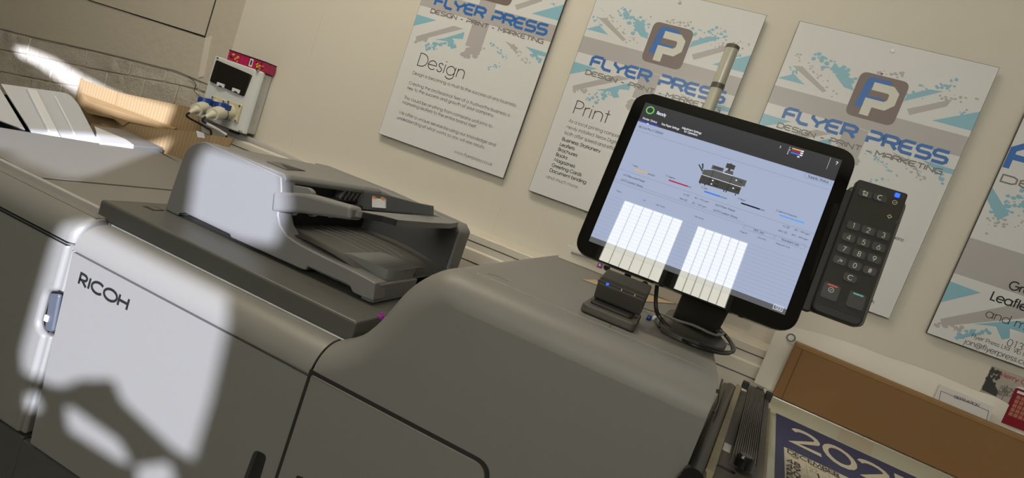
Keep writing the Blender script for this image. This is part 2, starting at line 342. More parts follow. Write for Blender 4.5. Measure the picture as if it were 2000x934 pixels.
# ------------------------------------------------------------------ the setting
D = 2.1187          # face of the posters
WY = D+.02          # face of the wall
YB = -3.0           # wall behind the camera
ZC = 4.2
s = S(); s.box(-2.235, 4, WY, WY+.1, 0, ZC); struct(s.build('wall_back', M['wall'], smooth=0))
s = S(); s.box(-6, 4, YB-.2, WY+.4, -.1, 0); struct(s.build('floor', M['floor'], smooth=0))
s = S(); s.box(-6, 4, YB-.2, WY+.4, ZC, ZC+.1); struct(s.build('ceiling', M['room'], smooth=0))
s = S(); s.box(4, 4.1, YB-.2, WY+.4, 0, ZC); struct(s.build('wall_right', M['room'], smooth=0))
# seams of the boarded wall
s = S()
for (a, b) in (((640, 20), (598, 135)), ((1075, 395), (1050, 470)), ((985, 400), (955, 470)), ((575, 262), (570, 297))):
    p, q = at(*a, y=WY), at(*b, y=WY); s.box(min(p.x, q.x)-.0012, min(p.x, q.x)+.0012, WY-.0012, WY, min(p.z, q.z), max(p.z, q.z))
struct(s.build('trim_2', M['trunk'], smooth=0))
# the painted block wall at the left, a little deeper than the boarding
BW = WY+.03
m = bpy.data.materials.new('painted_blockwork'); m.use_nodes = True; nt = m.node_tree; b = nt.nodes['Principled BSDF']
b.inputs['Roughness'].default_value = .75; b.inputs['Base Color'].default_value = (.50, .46, .40, 1)
tc = nt.nodes.new('ShaderNodeTexCoord'); n1 = nt.nodes.new('ShaderNodeTexNoise'); n1.inputs['Scale'].default_value = 14; n1.inputs['Detail'].default_value = 8
n2 = nt.nodes.new('ShaderNodeTexNoise'); n2.inputs['Scale'].default_value = 2.2; n2.inputs['Detail'].default_value = 3
cr = nt.nodes.new('ShaderNodeValToRGB'); cr.color_ramp.elements[0].position = .45; cr.color_ramp.elements[1].position = .62
mu = nt.nodes.new('ShaderNodeMath'); mu.operation = 'MULTIPLY'
ad = nt.nodes.new('ShaderNodeMath'); ad.operation = 'ADD'
n3 = nt.nodes.new('ShaderNodeTexNoise'); n3.inputs['Scale'].default_value = 90; n3.inputs['Detail'].default_value = 6
m3 = nt.nodes.new('ShaderNodeMath'); m3.operation = 'MULTIPLY'; m3.inputs[1].default_value = .18
bp = nt.nodes.new('ShaderNodeBump'); bp.inputs['Strength'].default_value = 1.0; bp.inputs['Distance'].default_value = .022
for n_ in (n1, n2, n3): nt.links.new(tc.outputs['Object'], n_.inputs['Vector'])
nt.links.new(n2.outputs['Fac'], cr.inputs['Fac']); nt.links.new(n1.outputs['Fac'], mu.inputs[0]); nt.links.new(cr.outputs['Color'], mu.inputs[1])
nt.links.new(n3.outputs['Fac'], m3.inputs[0]); nt.links.new(mu.outputs[0], ad.inputs[0]); nt.links.new(m3.outputs[0], ad.inputs[1])
nt.links.new(ad.outputs[0], bp.inputs['Height']); nt.links.new(bp.outputs['Normal'], b.inputs['Normal'])
M['block'] = m
M['render'] = mat('painted_render', (.52, .475, .40), .65, noise_s=3, noise_a=.05, bump=.7, bump_s=18)
s = S()
top = pxz([(0, 58), (60, 73), (122, 87), (180, 100), (238, 114), (300, 130), (345, 141), (382, 157)], BW)
x0 = -6.0
# blocks laid to the courses seen: three courses below the rendered band
lines = [top, pxz([(0, 97), (80, 112), (160, 131), (260, 150), (345, 165), (388, 176)], BW), pxz([(0, 140), (120, 165), (200, 178), (300, 200), (380, 212)], BW)]
zl = [sum(p[1] for p in l)/len(l) for l in lines]
def yl(l, x):
    for (a, b), (c, d) in zip(l, l[1:]):
        if a <= x <= c: return b+(d-b)*(x-a)/(c-a)
    return l[0][1]+(x-l[0][0])*(l[1][1]-l[0][1])/(l[1][0]-l[0][0]) if x < l[0][0] else l[-1][1]
xe = -2.235
for k in range(3):
    cuts = [[-6, -4.2, -3.62, -3.18, -2.86, -2.62, -2.4, xe], [-6, -4, -3.4, -3.0, -2.74, -2.52, xe], [-6, -3.8, -3.3, -2.9, -2.6, xe]][k]
    for a, b in zip(cuts, cuts[1:]):
        g = .0025
        zt0, zt1 = yl(lines[k], a)-g, yl(lines[k], b)-g
        zb0, zb1 = (yl(lines[k+1], a)+g, yl(lines[k+1], b)+g) if k < 2 else (0, 0)
        if k == 0: zt0 += .0; zt1 += .0
        s.prism(rnd([(a+g, zb0), (b-g, zb1), (b-g, zt1), (a+g, zt0)], .012), XZ, BW+random.uniform(-.003, .003), BW+.1)
s.box(-6, xe, BW+.006, BW+.12, 0, ZC)
struct(s.build('wall_left_blocks', M['block'], bevel=.004, seg=2))
s = S(); s.prism([(-6, 1.28)]+[(p[0], p[1]+.004) for p in top]+[(xe, top[-1][1]), (xe, ZC), (-6, ZC)], XZ, BW-.006, BW+.05)
struct(s.build('wall_left', M['render'], bevel=.004, seg=2))
s = S(); pl_ = pxz([(175, 0), (400, 70), (430, 0)], BW-.008)
pp = [pl_[0], pl_[1], (pl_[1][0]+.01, 2.4), (pl_[0][0]-.1, 2.4)]
s.prism(pp, XZ, BW-.012, BW-.006, 0); s.prism([(pl_[0][0]-.3, pl_[0][1]-.007), (pl_[1][0]+.004, pl_[1][1]-.007), (pl_[1][0]+.014, 2.4), (pl_[0][0]-.3, 2.4)], XZ, BW-.0085, BW-.006, 1)
struct(s.build('trim_3', [M['render'], M['deep']], smooth=0))
# filler streak down the corner and the crack
s = S(); c = [at(*p, y=BW-.008) for p in ((402, 74), (413, 70), (397, 150), (387, 152))]; s.prism([(p.x, p.z) for p in c], XZ, BW-.010, BW-.006)
s2 = [at(*p, y=BW-.008) for p in ((368, 150), (378, 158), (383, 166), (379, 178), (388, 187), (396, 192))]
struct(s.build('trim_4', M['trunk'], smooth=0))
s = S(); s.tube(s2, .0016, 6); struct(s.build('trim_5', M['deep']))
s = S(); s.box(-6.1, -6, YB-.2, WY+.4, 0, ZC); struct(s.build('wall_side', M['room'], smooth=0))
# cable trunking along the wall
s = S()
zt = 1.146
prof = [(WY, zt), (WY-.012, zt), (WY-.02, zt-.006), (WY-.075, zt-.012), (WY-.08, zt-.018), (WY-.08, zt-.07), (WY-.088, zt-.074), (WY-.088, zt-.2), (WY, zt-.2)]
s.prism(prof, YZ, -2.232, 1.9); o = s.build('trim_1', M['trunk'], bevel=.002, seg=2); struct(o)
s = S()
for dz in (-.042, -.118): s.box(-2.232, 1.9, WY-.0815 if dz > -.07 else WY-.0895, WY-.07, zt+dz-.0012, zt+dz+.0012)
struct(s.build('trim_6', M['deep'], smooth=0))
s = S(); s.tube([(-2.24, WY-.035, 1.158), (-1.4, WY-.035, 1.118)], .017, 12); struct(s.build('trim_7', M['pipe']))

# wall behind the camera: windows, and made-up cut-outs shaped to throw the sun patches
def back(p):
    p = Vector(p); t = (YB-p.y)/SUN_DIR.y; q = p+SUN_DIR*t; return (q.x, q.z)
YF = .90            # front of the machines
YA = 1.085          # front of the document feeder
def hole(px, **k): return [back(at(a, b, **k)) for a, b in px]
H = [
 hole([(103, 478), (122, 440), (165, 430), (300, 500), (455, 578), (452, 640), (420, 780), (384, 902), (340, 878), (240, 785), (222, 742), (165, 742), (128, 756), (100, 752), (45, 726), (42, 690), (70, 590)], y=YF),
 hole([(128, 798), (146, 796), (240, 862), (262, 905), (238, 905), (134, 840)], y=YF),
 hole([(268, 912), (340, 902), (352, 960), (270, 960)], y=YF),
 hole([(50, 768), (84, 780), (88, 800), (70, 808), (50, 800)], y=YF),
 hole([(384, 322), (405, 285), (470, 302), (560, 330), (572, 400), (545, 480), (470, 470), (368, 428)], y=YA),
 hole([(-60, 240), (150, 262), (345, 285), (262, 318), (200, 343), (150, 352), (110, 342), (48, 318), (20, 296), (-60, 290)], z=1.0),
 hole([(8, 72), (40, 76), (90, 96), (150, 132), (200, 158), (260, 184), (345, 208), (325, 252), (240, 235), (165, 205), (152, 174), (100, 140), (55, 108), (20, 92)], y=2.05),
]
PA = [(-.69, -.115), (.027, .487)]; ZW0, ZW1 = 1.75, 3.28
def bad(h): return any(a < p[0] < b and ZW0 < p[1] < ZW1 for p in h for a, b in PA)
s = S(); s.prism([(-6, 0), (4, 0), (4, ZC), (-6, ZC)], XZ, YB-.012, YB, holes=H)
struct(s.build('wall_front', M['room'], smooth=0))
for k, (a, b) in enumerate(PA):
    s = S(); n = 6; wdt = (b-a)/n
    for i in range(n):
        s.box(a+i*wdt+.0045, a+(i+1)*wdt-.0045, YB+.03, YB+.034, ZW0, ZW1)
    s.box(a, b, YB+.018, YB+.02, ZW0, ZW1, 1)
    for (c, d, e, g) in ((a-.04, a, ZW0-.04, ZW1+.04), (b, b+.04, ZW0-.04, ZW1+.04), (a, b, ZW1, ZW1+.04), (a, b, ZW0-.04, ZW0)): s.box(c, d, YB, YB+.05, e, g, 2)
    struct(s.build('window_%d' % (k+1), [M['blind'], M['blindgap'], M['white']], smooth=0))
s = S(); s.box(1.1, 2.5, YB+.02, YB+.03, 3.2, 3.9); s.box(1.06, 1.1, YB, YB+.05, 3.16, 3.94, 1); s.box(2.5, 2.54, YB, YB+.05, 3.16, 3.94, 1); s.box(1.1, 2.5, YB, YB+.05, 3.9, 3.94, 1); s.box(1.1, 2.5, YB, YB+.05, 3.16, 3.2, 1)
struct(s.build('window_3', [M['hazy'], M['white']], smooth=0))

# ------------------------------------------------------------------ the printer: body, doors, raised housing
ZT = 1.208          # top of the raised housing
YR = 1.80           # back of the machines
XL = at(142, 487, y=YF).x; XM = at(606, 732, y=YF).x; ZG = at(604, 733, y=YF).z
printer = thing('production_printer', 'big grey production printer with curved raised right side and lettered front door', 'printer', (-.55, 1.3, 0))
s = S(); s.box(XL+.004, .115, YF+.02, YR, .08, ZG+.02); s.box(XL+.01, .105, YF+.06, YR-.05, 0, .08); s.build('chassis', M['deep'], printer, smooth=0)
# left front door with its recessed grip
zb = at(58, 865, y=YF).z
dl = pxz([(143, 489), (603, 735), (545, 932)], YF); grip = rnd(pxz([(497, 878), (522, 889), (496, 975), (466, 962)], YF), .012)
door = rnd([dl[0], (at(63, 850, y=YF).x, zb), (dl[2][0]-.004, zb), (dl[2][0]-.004, dl[2][1]), dl[1]], [.004, .004, .004, 0, .004])
door = [(a, min(b_, ZG-.004)) for a, b_ in door]
s = S(); s.prism(door, XZ, YF, YF+.018, 0, holes=[grip]); fd = s.build('front_door', M['grey'], printer, bevel=.003)
s = S(); s.prism(grip, XZ, YF+.014, YF+.02); s.build('grip_recess', M['dark'], fd)
s = S()
q = at(152, 553, y=YF); q2 = at(249, 604, y=YF)
text(s, 'RICOH', q.x, q.z, .0245, XZ, YF-.0008, wt=.24, width=q2.x-q.x+.002, jit=-.0002)
s.build('lettering', M['ink'], fd, smooth=0)
s = S(); s.prism(rnd(rect(XL, XM-.004, .12, zb-.006), .004), XZ, YF+.002, YF+.018)
s.build('lower_drawer', M['cabinet'], printer, bevel=.003)
# rounded strip above the door
def strip(x0, x1, r=.06, zt=.968, zb=None, back=None, yb=None):
    zb = ZG+.006 if zb is None else zb
    pr = [(YF+.018, zb), (YF, zb), (YF, zt-r)] + [(YF+r-r*math.cos(a), zt-r+r*math.sin(a)) for a in (rad(i*9) for i in range(1, 11))] + [(yb or YR, zt), (yb or YR, zb)]
    return pr
ZS = at(420, 545, y=YF+.06).z
s = S(); s.prism(strip(0, 0, zt=ZS), YZ, XL+.001, XM-.003); s.build('front_rail', M['grey'], printer, bevel=.002, seg=2)
# the raised housing, its front edge rolled over
sil = [(p.x, p.z) for p in (at(*q, y=YF+.05) for q in ((668, 663), (690, 664), (706, 659), (722, 649), (737, 637), (752, 621), (770, 599), (790, 574), (810, 556), (830, 543), (845, 535), (862, 528), (885, 521), (905, 516)))]
sil = [(XM+.002, ZS)] + [(p[0], min(max(p[1], ZS), ZT)) for p in sil]
x0c = sil[-1][0]
XH = .118
sil += [(x0c+.03, ZT), (-.2, ZT), (-.05, ZT), (.07, ZT), (XH, ZT)]
P2 = [Vector(p) for p in sil]
fine = []
for i in range(len(P2)-1):
    L_ = (P2[i+1]-P2[i]).length; k = max(1, int(L_/.012))
    fine += [P2[i]+(P2[i+1]-P2[i])*j/k for j in range(k)]
fine.append(P2[-1])
nrm = []
for _ in range(3):      # even out the traced curve
    fine = [fine[0]] + [(fine[i-1]+fine[i]*2+fine[i+1])/4 for i in range(1, len(fine)-1)] + [fine[-1]]
for i, p in enumerate(fine):
    t = (fine[min(i+2, len(fine)-1)]-fine[max(i-2, 0)]).normalized(); nrm.append(Vector((t.y, -t.x)))
nrm = [sum(nrm[max(0, i-1):i+2], Vector((0, 0))).normalized() for i in range(len(nrm))]; nrm[0] = Vector((0, -1)); nrm[-1] = Vector((0, -1))
R0 = [.058 for p in fine]
rings = []
for k in range(9):
    a = rad(90*k/8); rings.append([Vector((p.x+n_.x*r_*(1-math.sin(a)), YF+r_*(1-math.cos(a)), p.y+n_.y*r_*(1-math.sin(a)))) for p, n_, r_ in zip(fine, nrm, R0)])
rings.append([Vector((p.x, YR, p.y)) for p in fine])
s = S(); s.grid(rings)
XA = XM+.002
s.poly([r_[-1] for r_ in rings] + [Vector((XH, YR, .1)), Vector((XH, YF, .1))])
s.poly([r_[0] for r_ in rings] + [Vector((XA, YR, .1)), Vector((XA, YF, .1))])
for cap in (rings[0] + [Vector((XH, YF, .1)), Vector((XA, YF, .1))], rings[-1] + [Vector((XH, YR, .1)), Vector((XA, YR, .1))]):
    for t_ in tessellate_polygon([[Vector((p.x, p.z, 0)) for p in cap]]): s.poly([cap[i] for i in t_])
hs = s.build('raised_housing', M['grey'], printer, weld=True, smooth=50)
# crease where the top plate begins, with the small slot marks
s = S()
a = at(900, 520, z=ZT); b_ = at(1398, 739, z=ZT)
s.tube([(a.x+.035, a.y, ZT-.0005), (.10, a.y, ZT-.0005)], .0014, 6); s.build('top_seam', M['grey'], hs)
s = S()
for (p, q) in (((952, 535), (975, 541)), ((975, 541), (992, 550)), ((1195, 632), (1232, 653)), ((1195, 632), (1190, 641))):
    p, q = at(*p, z=ZT), at(*q, z=ZT); s.tube([p, q], .0007, 5)
s.build('slot_outline', M['bed'], hs)
# right front door in the housing, groove all round
d2 = [(p.x, p.z) for p in (at(*q, y=YF) for q in ((611, 737), (958, 913)))]
zg2 = (d2[0][1]+d2[1][1])/2+.002
gro = rnd(rect(XM-.004, d2[1][0]+.006, .12, zg2+.007), [0, 0, .036, 0], 8); dr = rnd(rect(XM+.005, d2[1][0]-.002, .13, zg2-.001), [0, 0, .03, .003], 8)
s = S(); s.prism(gro, XZ, YF-.0006, YF+.004); s.build('door_gap', M['deep'], printer, smooth=0)
vent = rnd(pxz([(582, 927), (596, 931), (588, 960), (572, 955)], YF), .004)
s = S(); s.prism(dr, XZ, YF-.004, YF+.003, holes=[vent]); fd2 = s.build('front_door', M['grey'], printer, bevel=.0022)
s = S(); s.prism(vent, XZ, YF-.001, YF+.002); s.build('vent', M['dark'], fd2)

# ------------------------------------------------------------------ scanner with its document feeder
scanner = thing('document_scanner', 'dark grey flatbed with an open grey document feeder on top of the printer', 'scanner', (-.85, 1.4, ZS))
ZB = 1.027; YB0 = .965
xr = at(745, 640, y=YB0).x; xl = at(187, 424, y=YB0).x
s = S(); s.box(xl, -.525, YB0, 1.62, ZS+.003, ZB); s.build('flatbed', M['bed'], scanner, bevel=.006, seg=4)
s = S(); s.box(xl+.05, xr-.02, YB0+.002, YB0+.01, ZS+.0005, ZS+.004); s.build('bed_seal', M['white'], scanner)
s = S(); s.prism(pxy([(278, 403), (303, 404), (322, 412), (300, 412)], ZB), XY, ZB-.001, ZB+.0008); s.prism(pxy([(287, 404), (302, 405), (316, 411), (302, 411)], ZB), XY, ZB, ZB+.0014, 1)
s.build('bed_latch', [M['deep'], M['bed']], scanner, smooth=0)
fe = bpy.data.objects.new('document_feeder', None); COL.objects.link(fe); fe.parent = scanner; fe.location = Vector((0, 0, ZB-ZS))
fe.empty_display_size = .05
# front cover: a C-shaped block, tall at the left with a long low lip to the right
zf = ZB+.004
cpx = [(322, 411), (334, 372), (351, 324), (358, 304), (365, 291), (374, 283), (386, 278), (400, 277), (470, 308), (549, 345), (550, 372), (546, 398), (543, 420), (547, 440), (560, 461), (585, 478), (640, 506), (700, 535), (733, 553), (728, 588), (700, 577), (688, 571), (683, 560), (676, 555), (600, 521), (596, 528), (586, 525), (450, 464), (448, 458), (360, 416), (349, 417), (346, 423)]
cxz = [(a, max(b_, ZB+.001)) for a, b_ in pxz(cpx, YA)]
YD = 1.60           # back of the feeder
ztop = max(p[1] for p in cxz)
# tall block of the feeder behind the cover
s = S(); s.prism(cxz, XZ, YA, YA+.05); s.build('front_cover', M['greyadf'], fe, bevel=.010, seg=4)
lx = cxz[0][0]; tx = cxz[7][0]; rx = cxz[9][0]; lip = cxz[18][0]; lipz = cxz[18][1]
# side and back shell
s = S(); s.prism([(lx+.004, ZB+.003)]+cxz[1:7]+[(tx, ztop-.003), (tx+.02, ztop-.02), (lx+.06, ZB+.003)], XZ, YA+.045, YD); s.build('end_cover', M['greyadf'], fe, bevel=.006)
tp = [(tx-.01, YA+.028), (rx+.010, YA+.028), (rx+.010, YD-.09), (tx-.01, YD-.09)]
# hinged top cover
a = at(545, 344, z=ztop-.004); c = at(716, 353, z=ztop-.004)
s = S(); s.prism([(tx, ztop-.001), (rx-.005, ztop-.001), (rx+.004, ztop-.010), (rx+.004, ztop-.022), (tx, ztop-.014)], XZ, YA+.012, YD-.075); tc_ = s.build('top_cover', M['greyadf'], fe, bevel=.004)
s = S(); s.prism(pxy([(521, 316), (548, 317), (596, 334), (560, 332)], ztop), XY, ztop-.001, ztop+.0006); s.prism(pxy([(549, 321), (586, 331), (596, 334), (562, 331)], ztop), XY, ztop, ztop+.0012, 1)
s.build('top_latch', [M['cavity'], M['deep']], tc_, smooth=0)
# rear cover running the full width
ry = YD-.075
rr = at(905, 447, y=ry); rb = at(938, 432, y=YD)
xre = -.60
rp = [(tx-.02, ztop), (rx, ztop), (xre-.02, ztop-.012), (xre, ztop-.03), (xre, ZB+.002), (lx+.06, ZB+.002), (lx+.06, ztop-.02)]
s = S(); s.prism(rp, XZ, ry, YD); s.build('rear_cover', M['greyadf'], fe, bevel=.008, seg=3)
# inner wall of the feeder: cavity behind the cover, dark
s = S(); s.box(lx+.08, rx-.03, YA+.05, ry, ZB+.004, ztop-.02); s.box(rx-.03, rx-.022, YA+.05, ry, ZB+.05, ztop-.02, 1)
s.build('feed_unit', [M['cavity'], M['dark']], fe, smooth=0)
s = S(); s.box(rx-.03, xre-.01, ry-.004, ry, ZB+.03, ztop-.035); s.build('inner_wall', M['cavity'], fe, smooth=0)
s = S()
for i in range(6): s.prism([(rx-.022, ztop-.022), (rx+.004, ztop-.022), (rx-.008, ztop-.056), (rx-.022, ztop-.056)], XZ, ry-.185+i*.022, ry-.178+i*.022)
s.build('feed_ribs', M['greyadf'], fe, smooth=0)
s = S()
for yy in (YA+.09, YA+.17, YA+.25): s.tube([(rx-.012, yy-.008, ZB+.105), (rx-.012, yy+.008, ZB+.105)], .011, 12)
s.build('exit_roller', M['white'], fe)
s = S(); s.tube([(rx-.02, YA+.16, ztop-.05), (rx-.008, YA+.16, ztop-.05)], .007, 10); s.build('hinge_screw', M['metal'], fe)
s = S(); s.tube([(rx-.01, YA+.06, ztop-.05), (rx-.01, ry-.02, ztop-.05)], .006, 8); s.tube([(rx+.01, YA+.09, ztop-.062), (rx+.01, ry-.04, ztop-.062)], .008, 8); s.build('feed_shaft', M['dark'], fe)
# original tray: the arm that curls out of the front and the plate it carries
za = at(640, 420, y=YA+.02).z
arm = pxz([(537, 374), (533, 414), (585, 416), (688, 430), (690, 404), (602, 379)], YA+.004)
s = S(); s.prism([arm[0], arm[1], arm[2], arm[3], arm[4], arm[5]], XZ, YA-.004, YA+.045); it = s.build('original_tray', M['greyadf'], fe, bevel=.008, seg=4)
s = S(); s.prism(rnd(pxz([(556, 380), (560, 364), (576, 362), (604, 367), (612, 374), (614, 388)], YA+.045), .004), XZ, YA+.04, YA+.055); s.build('paper_guide', M['greyadf'], it, bevel=.004)
# plate: front edge, bowed right end, running back to the rear cover
zp = arm[4][1]-.004
x1 = arm[3][0]+.004
tsl = .10            # the tray climbs gently to the right
PP = (Vector((x1, YA, zp)), Vector((-tsl, 0, 1)).normalized())
pl2 = [(x1, YA+.003), (x1+.014, YA+.008)] + [(p.x, p.y) for p in (at(*q_, pl=PP) for q_ in ((750, 422), (786, 432), (806, 438), (830, 441), (862, 441), (888, 439), (903, 435)))]
pl2 = [(min(max(a_, x1), xre-.004+.016*math.sin(pi*min(1, max(0, (b_-YA)/(ry-YA))))), min(b_, ry-.004)) for a_, b_ in pl2]
k_ = [p for p in pl2]; pl2 = [k_[0]]
for p in k_[1:]:
    if abs(p[0]-pl2[-1][0])+abs(p[1]-pl2[-1][1]) > .003: pl2.append(p)
nfront = len(pl2)
if pl2[-1][1] < ry-.01: pl2.append((xre-.004, ry-.004))
pl2.append((x1, ry-.004))
PF = lambda u, v, h: Vector((u, v, zp+tsl*(u-x1)+h))
s = S(); s.prism(pl2, PF, -.014, 0); pt = s.build('tray_plate', M['greyadf'], it, bevel=.002, seg=2)
s = S()
for i_, (a_, b_) in enumerate(zip(pl2[1:4], pl2[2:5])):
    if i_ == 0: a_ = (a_[0]+(b_[0]-a_[0])*.02, a_[1]+(b_[1]-a_[1])*.02)
    s.prism([a_, b_, (b_[0]-.001, b_[1]-.002), (a_[0]-.001, a_[1]-.002)], PF, -.0145, -.0015)
s.build('tray_front_trim', M['dark'], it, smooth=0)
sidez = at(740, 352, y=ry-.02).z
s = S(); sg = pxz([(640, 402), (690, 408), (846, 421), (846, 402), (815, 396), (745, 378), (700, 372), (660, 366)], ry-.09); s.prism(sg, XZ, ry-.095, ry-.085); s.build('side_guide', M['cavity'], it, bevel=.002)
s = S(); sw = pxz([(727, 387), (753, 389), (753, 407), (727, 405)], ry-.10); s.prism(sw, XZ, ry-.101, ry-.096)
for q in ((731, 386), (748, 388)):
    c = at(*q, y=ry-.10); s.box(c.x-.006, c.x+.006, ry-.102, ry-.096, c.z-.003, c.z+.003, 1)
s.build('size_sensor', [M['white'], M['orange']], it, smooth=0)
# exit tray
s = S()
zl_ = lipz
def tray_pt(u, v):      # u along x 0..1, v along y 0..1
    x = rx-.03+u*(lip-.004-rx+.03); y = YA+.03+v*(ry-YA-.03)
    return Vector((x, y, lipz-.004+.016*(1-u)**2+.014*math.sin(pi*min(1, u*1.1))))
s.grid([[tray_pt(u/10, v/6) for u in range(11)] for v in range(7)]); ot = s.build('exit_tray', M['bed'], fe, solid=.004, weld='open')
for i in range(5):
    s = S(); s.tube([tray_pt(u/10, .32+.09*i)+Vector((0, 0, .003)) for u in range(0, 8)], .0014, 5); s.build('tray_rib', M['greyadf'], ot)
g = pxy([(640, 491), (710, 506), (738, 515), (775, 530), (805, 530), (800, 548), (770, 552)], ZB+.036)
w_ = at(640, 491, z=ZB+.036)
gp = [at(*q, z=ZB+.042) for q in ((640, 491), (716, 505), (748, 518), (775, 528))]
s = S()
def gw(pts, zt_):
    base = [Vector((p.x, p.y, ZB+.012)) for p in pts]; topv = [Vector((p.x, p.y, zt_)) for p in pts]
    s.grid([base, topv]); return topv
yy0 = gp[0].y
gx1 = lip-.006
wall_pts = [Vector((gp[0].x, YA+.075, 0)), Vector((gp[0].x+.09, YA+.07, 0)), Vector((gx1-.03, YA+.062, 0)), Vector((gx1-.008, YA+.066, 0)), Vector((gx1, YA+.085, 0)), Vector((gx1, YA+.19, 0))]
hgt = [0, .020, .024, .024, .024, .024]
lo = [Vector((p.x, p.y, lipz-.014)) for p in wall_pts]; hi = [Vector((p.x, p.y, lipz-.003+h_)) for p, h_ in zip(wall_pts, hgt)]
hi2 = [Vector((p.x, p.y+.16 if i < 4 else p.y+.05, lipz-.005+h_)) for i, (p, h_) in enumerate(zip(wall_pts, hgt))]
s.grid([lo, hi]); s.grid([hi, hi2]); s.build('exit_ramp', M['greyadf'], ot, solid=.003, weld='open', smooth=30)
s = S(); lipy = [(rx-.01, YA+.04), (lip-.002, YA+.04), (lip-.002, YA+.2), (rx-.01, YA+.2)]
s.prism(lipy, XY, ZB+.006, lipz-.008); s.build('tray_base', M['greyadf'], fe, bevel=.003)
s = S(); e_ = at(805, 580, z=ZB+.004)
s.prism(rnd([(lip-.03, YA+.012), (lip+.003, YA+.012), (lip+.003, YA+.2), (lip-.03, YA+.2)], [0, .02, .004, 0]), XY, ZB+.002, lipz-.004); s.build('lip_end', M['greyadf'], fe, bevel=.004)

# ------------------------------------------------------------------ the finisher at the left
ZF = 1.0
XR = XL-.006
fin = thing('paper_finisher', 'grey finisher cabinet at the left with white sloping output trays', 'finisher', (-1.7, 1.3, 0))
zf1 = at(60, 437, y=YF).z
s = S(); s.box(-2.4, XR-.004, YF+.03, YR, .08, ZF-.05); s.box(-2.35, XR-.02, YF+.06, YR-.06, 0, .08); s.build('chassis', M['deep'], fin, smooth=0)
fx = rnd([(-2.4, YF), (XR, YF), (XR, YF+.05), (-2.4, YF+.05)], [0, .028, 0, 0], 8)
lat = rnd(pxz([(86, 568), (114, 572), (97, 660), (76, 652)], YF), [.02, .006, .006, .02])
ztop_d = zf1-.003; zbd = at(30, 845, y=YF).z
xl0 = min(p[0] for p in lat); la, lb = min(p[1] for p in lat), max(p[1] for p in lat)
s = S(); s.prism(rnd([(-2.4, zbd), (XR-.012, zbd), (XR-.012, la), (xl0, la+.012), (xl0, lb-.012), (XR-.012, lb), (XR-.012, ztop_d), (-2.4, ztop_d)], [0, 0, 0, .015, .015, 0, 0, 0]), XZ, YF, YF+.02); dd = s.build('front_door', M['grey'], fin, bevel=.01, seg=4)
s = S(); s.box(XR-.03, XR, YF+.008, YF+.05, zbd, la); s.box(XR-.03, XR, YF+.008, YF+.05, lb, ztop_d); s.build('door_edge', M['grey'], fin, bevel=.006, seg=4)
s = S(); s.box(xl0-.01, XR-.004, YF+.021, YF+.03, la-.01, lb+.01); s.build('latch_recess', M['deep'], dd)
li = pxz([(92, 573), (112, 575), (98, 650), (82, 646)], YF)
s = S(); s.prism(rnd(li, .008), XZ, YF+.004, YF+.014); hd = s.build('latch', M['handle'], dd, bevel=.004)
s = S(); s.box(li[1][0]-.022, li[1][0]-.012, YF+.001, YF+.005, (li[0][1]+li[3][1])/2-.02, (li[0][1]+li[3][1])/2-.006); s.build('latch_mark', M['white'], hd)
s = S(); s.prism(rnd(rect(-2.4, XR, .12, zbd-.006), .004), XZ, YF+.006, YF+.03); s.build('lower_cabinet', M['cabinet'], fin, bevel=.01)
# upper front, rolled back to the top, rounded at its right end
r = .055
pr = strip(0, 0, r=r, zt=ZF-.008, zb=zf1+.003, yb=YF+.1)
n = 8; rings = []
for k in range(n+1):
    a = rad(90*k/n); rings.append((XR-.018+.018*math.sin(a), .018*(1-math.cos(a))))
s = S()
fr = [p for p in pr[1:-2]]
rows = [[Vector((-2.4, p[0], p[1])) for p in fr]] + [[Vector((rx_, p[0]+i_*(1-(p[0]-YF)/.1), p[1]-i_*.25*(1 if p[1] > ZF-.03 else 0))) for p in fr] for rx_, i_ in rings]
s.grid(rows); s.poly([Vector((XR, p.y, p.z)) for p in rows[-1]]+[Vector((XR, YF+.1, zf1)), Vector((XR, YF+.03, zf1))])
s.box(-2.4, XR-.004, YF+.04, YF+.1, zf1, ZF-.0085)
s.build('upper_front', M['grey'], fin, smooth=40)
s = S()
for dz in (0, -.006): s.box(-2.4, XR-.015, YF-.0005, YF+.01, zf1+dz-.0012, zf1+dz+.0006)
s.build('door_groove', M['deep'], fin, smooth=0)
ys = at(100, 372, z=ZF).y
yt = YF+.07
s = S(); s.box(-2.4, XR+.001, yt, yt+.012, ZF-.03, ZF+.004); s.build('top_rail', M['pipe'], fin, bevel=.003)
xs = at(200, 356, z=ZF).x
s = S(); s.box(-2.06, XR-.002, yt+.008, YR, ZF-.03, ZF); tpn = s.build('top_panel', M['grey'], fin, bevel=.005)
# the crowned cover left of the seam
sx_ = at(66, 347, z=ZF).x; sx2 = at(330, 365.5, z=ZF).x
s = S()
xe_ = -2.10
s.prism([(sx_+.002, ZF-.01), (sx_+.002, ZF+.004), (sx_-.1, ZF+.007), (-1.85, ZF+.009), (-2.02, ZF+.006), (-2.07, ZF-.002), (-2.10, ZF-.02), (-2.11, ZF-.05), (-2.0, ZF-.05)], XZ, yt+.012, YR)
cv = s.build('crowned_cover', M['grey'], fin, bevel=.003)
s = S(); s.box(sx_+.002, sx_+.0045, yt+.012, 1.70, ZF, ZF+.0012); a = at(310, 299, z=ZF+.008); s.tube([(at(312, 297, z=ZF+.008).x, at(312, 297, z=ZF+.008).y, ZF+.0085), (sx_+.01, at(345, 333, z=ZF).y, ZF+.004)], .0014, 5); s.build('cover_seam', M['deep'], fin, smooth=0)
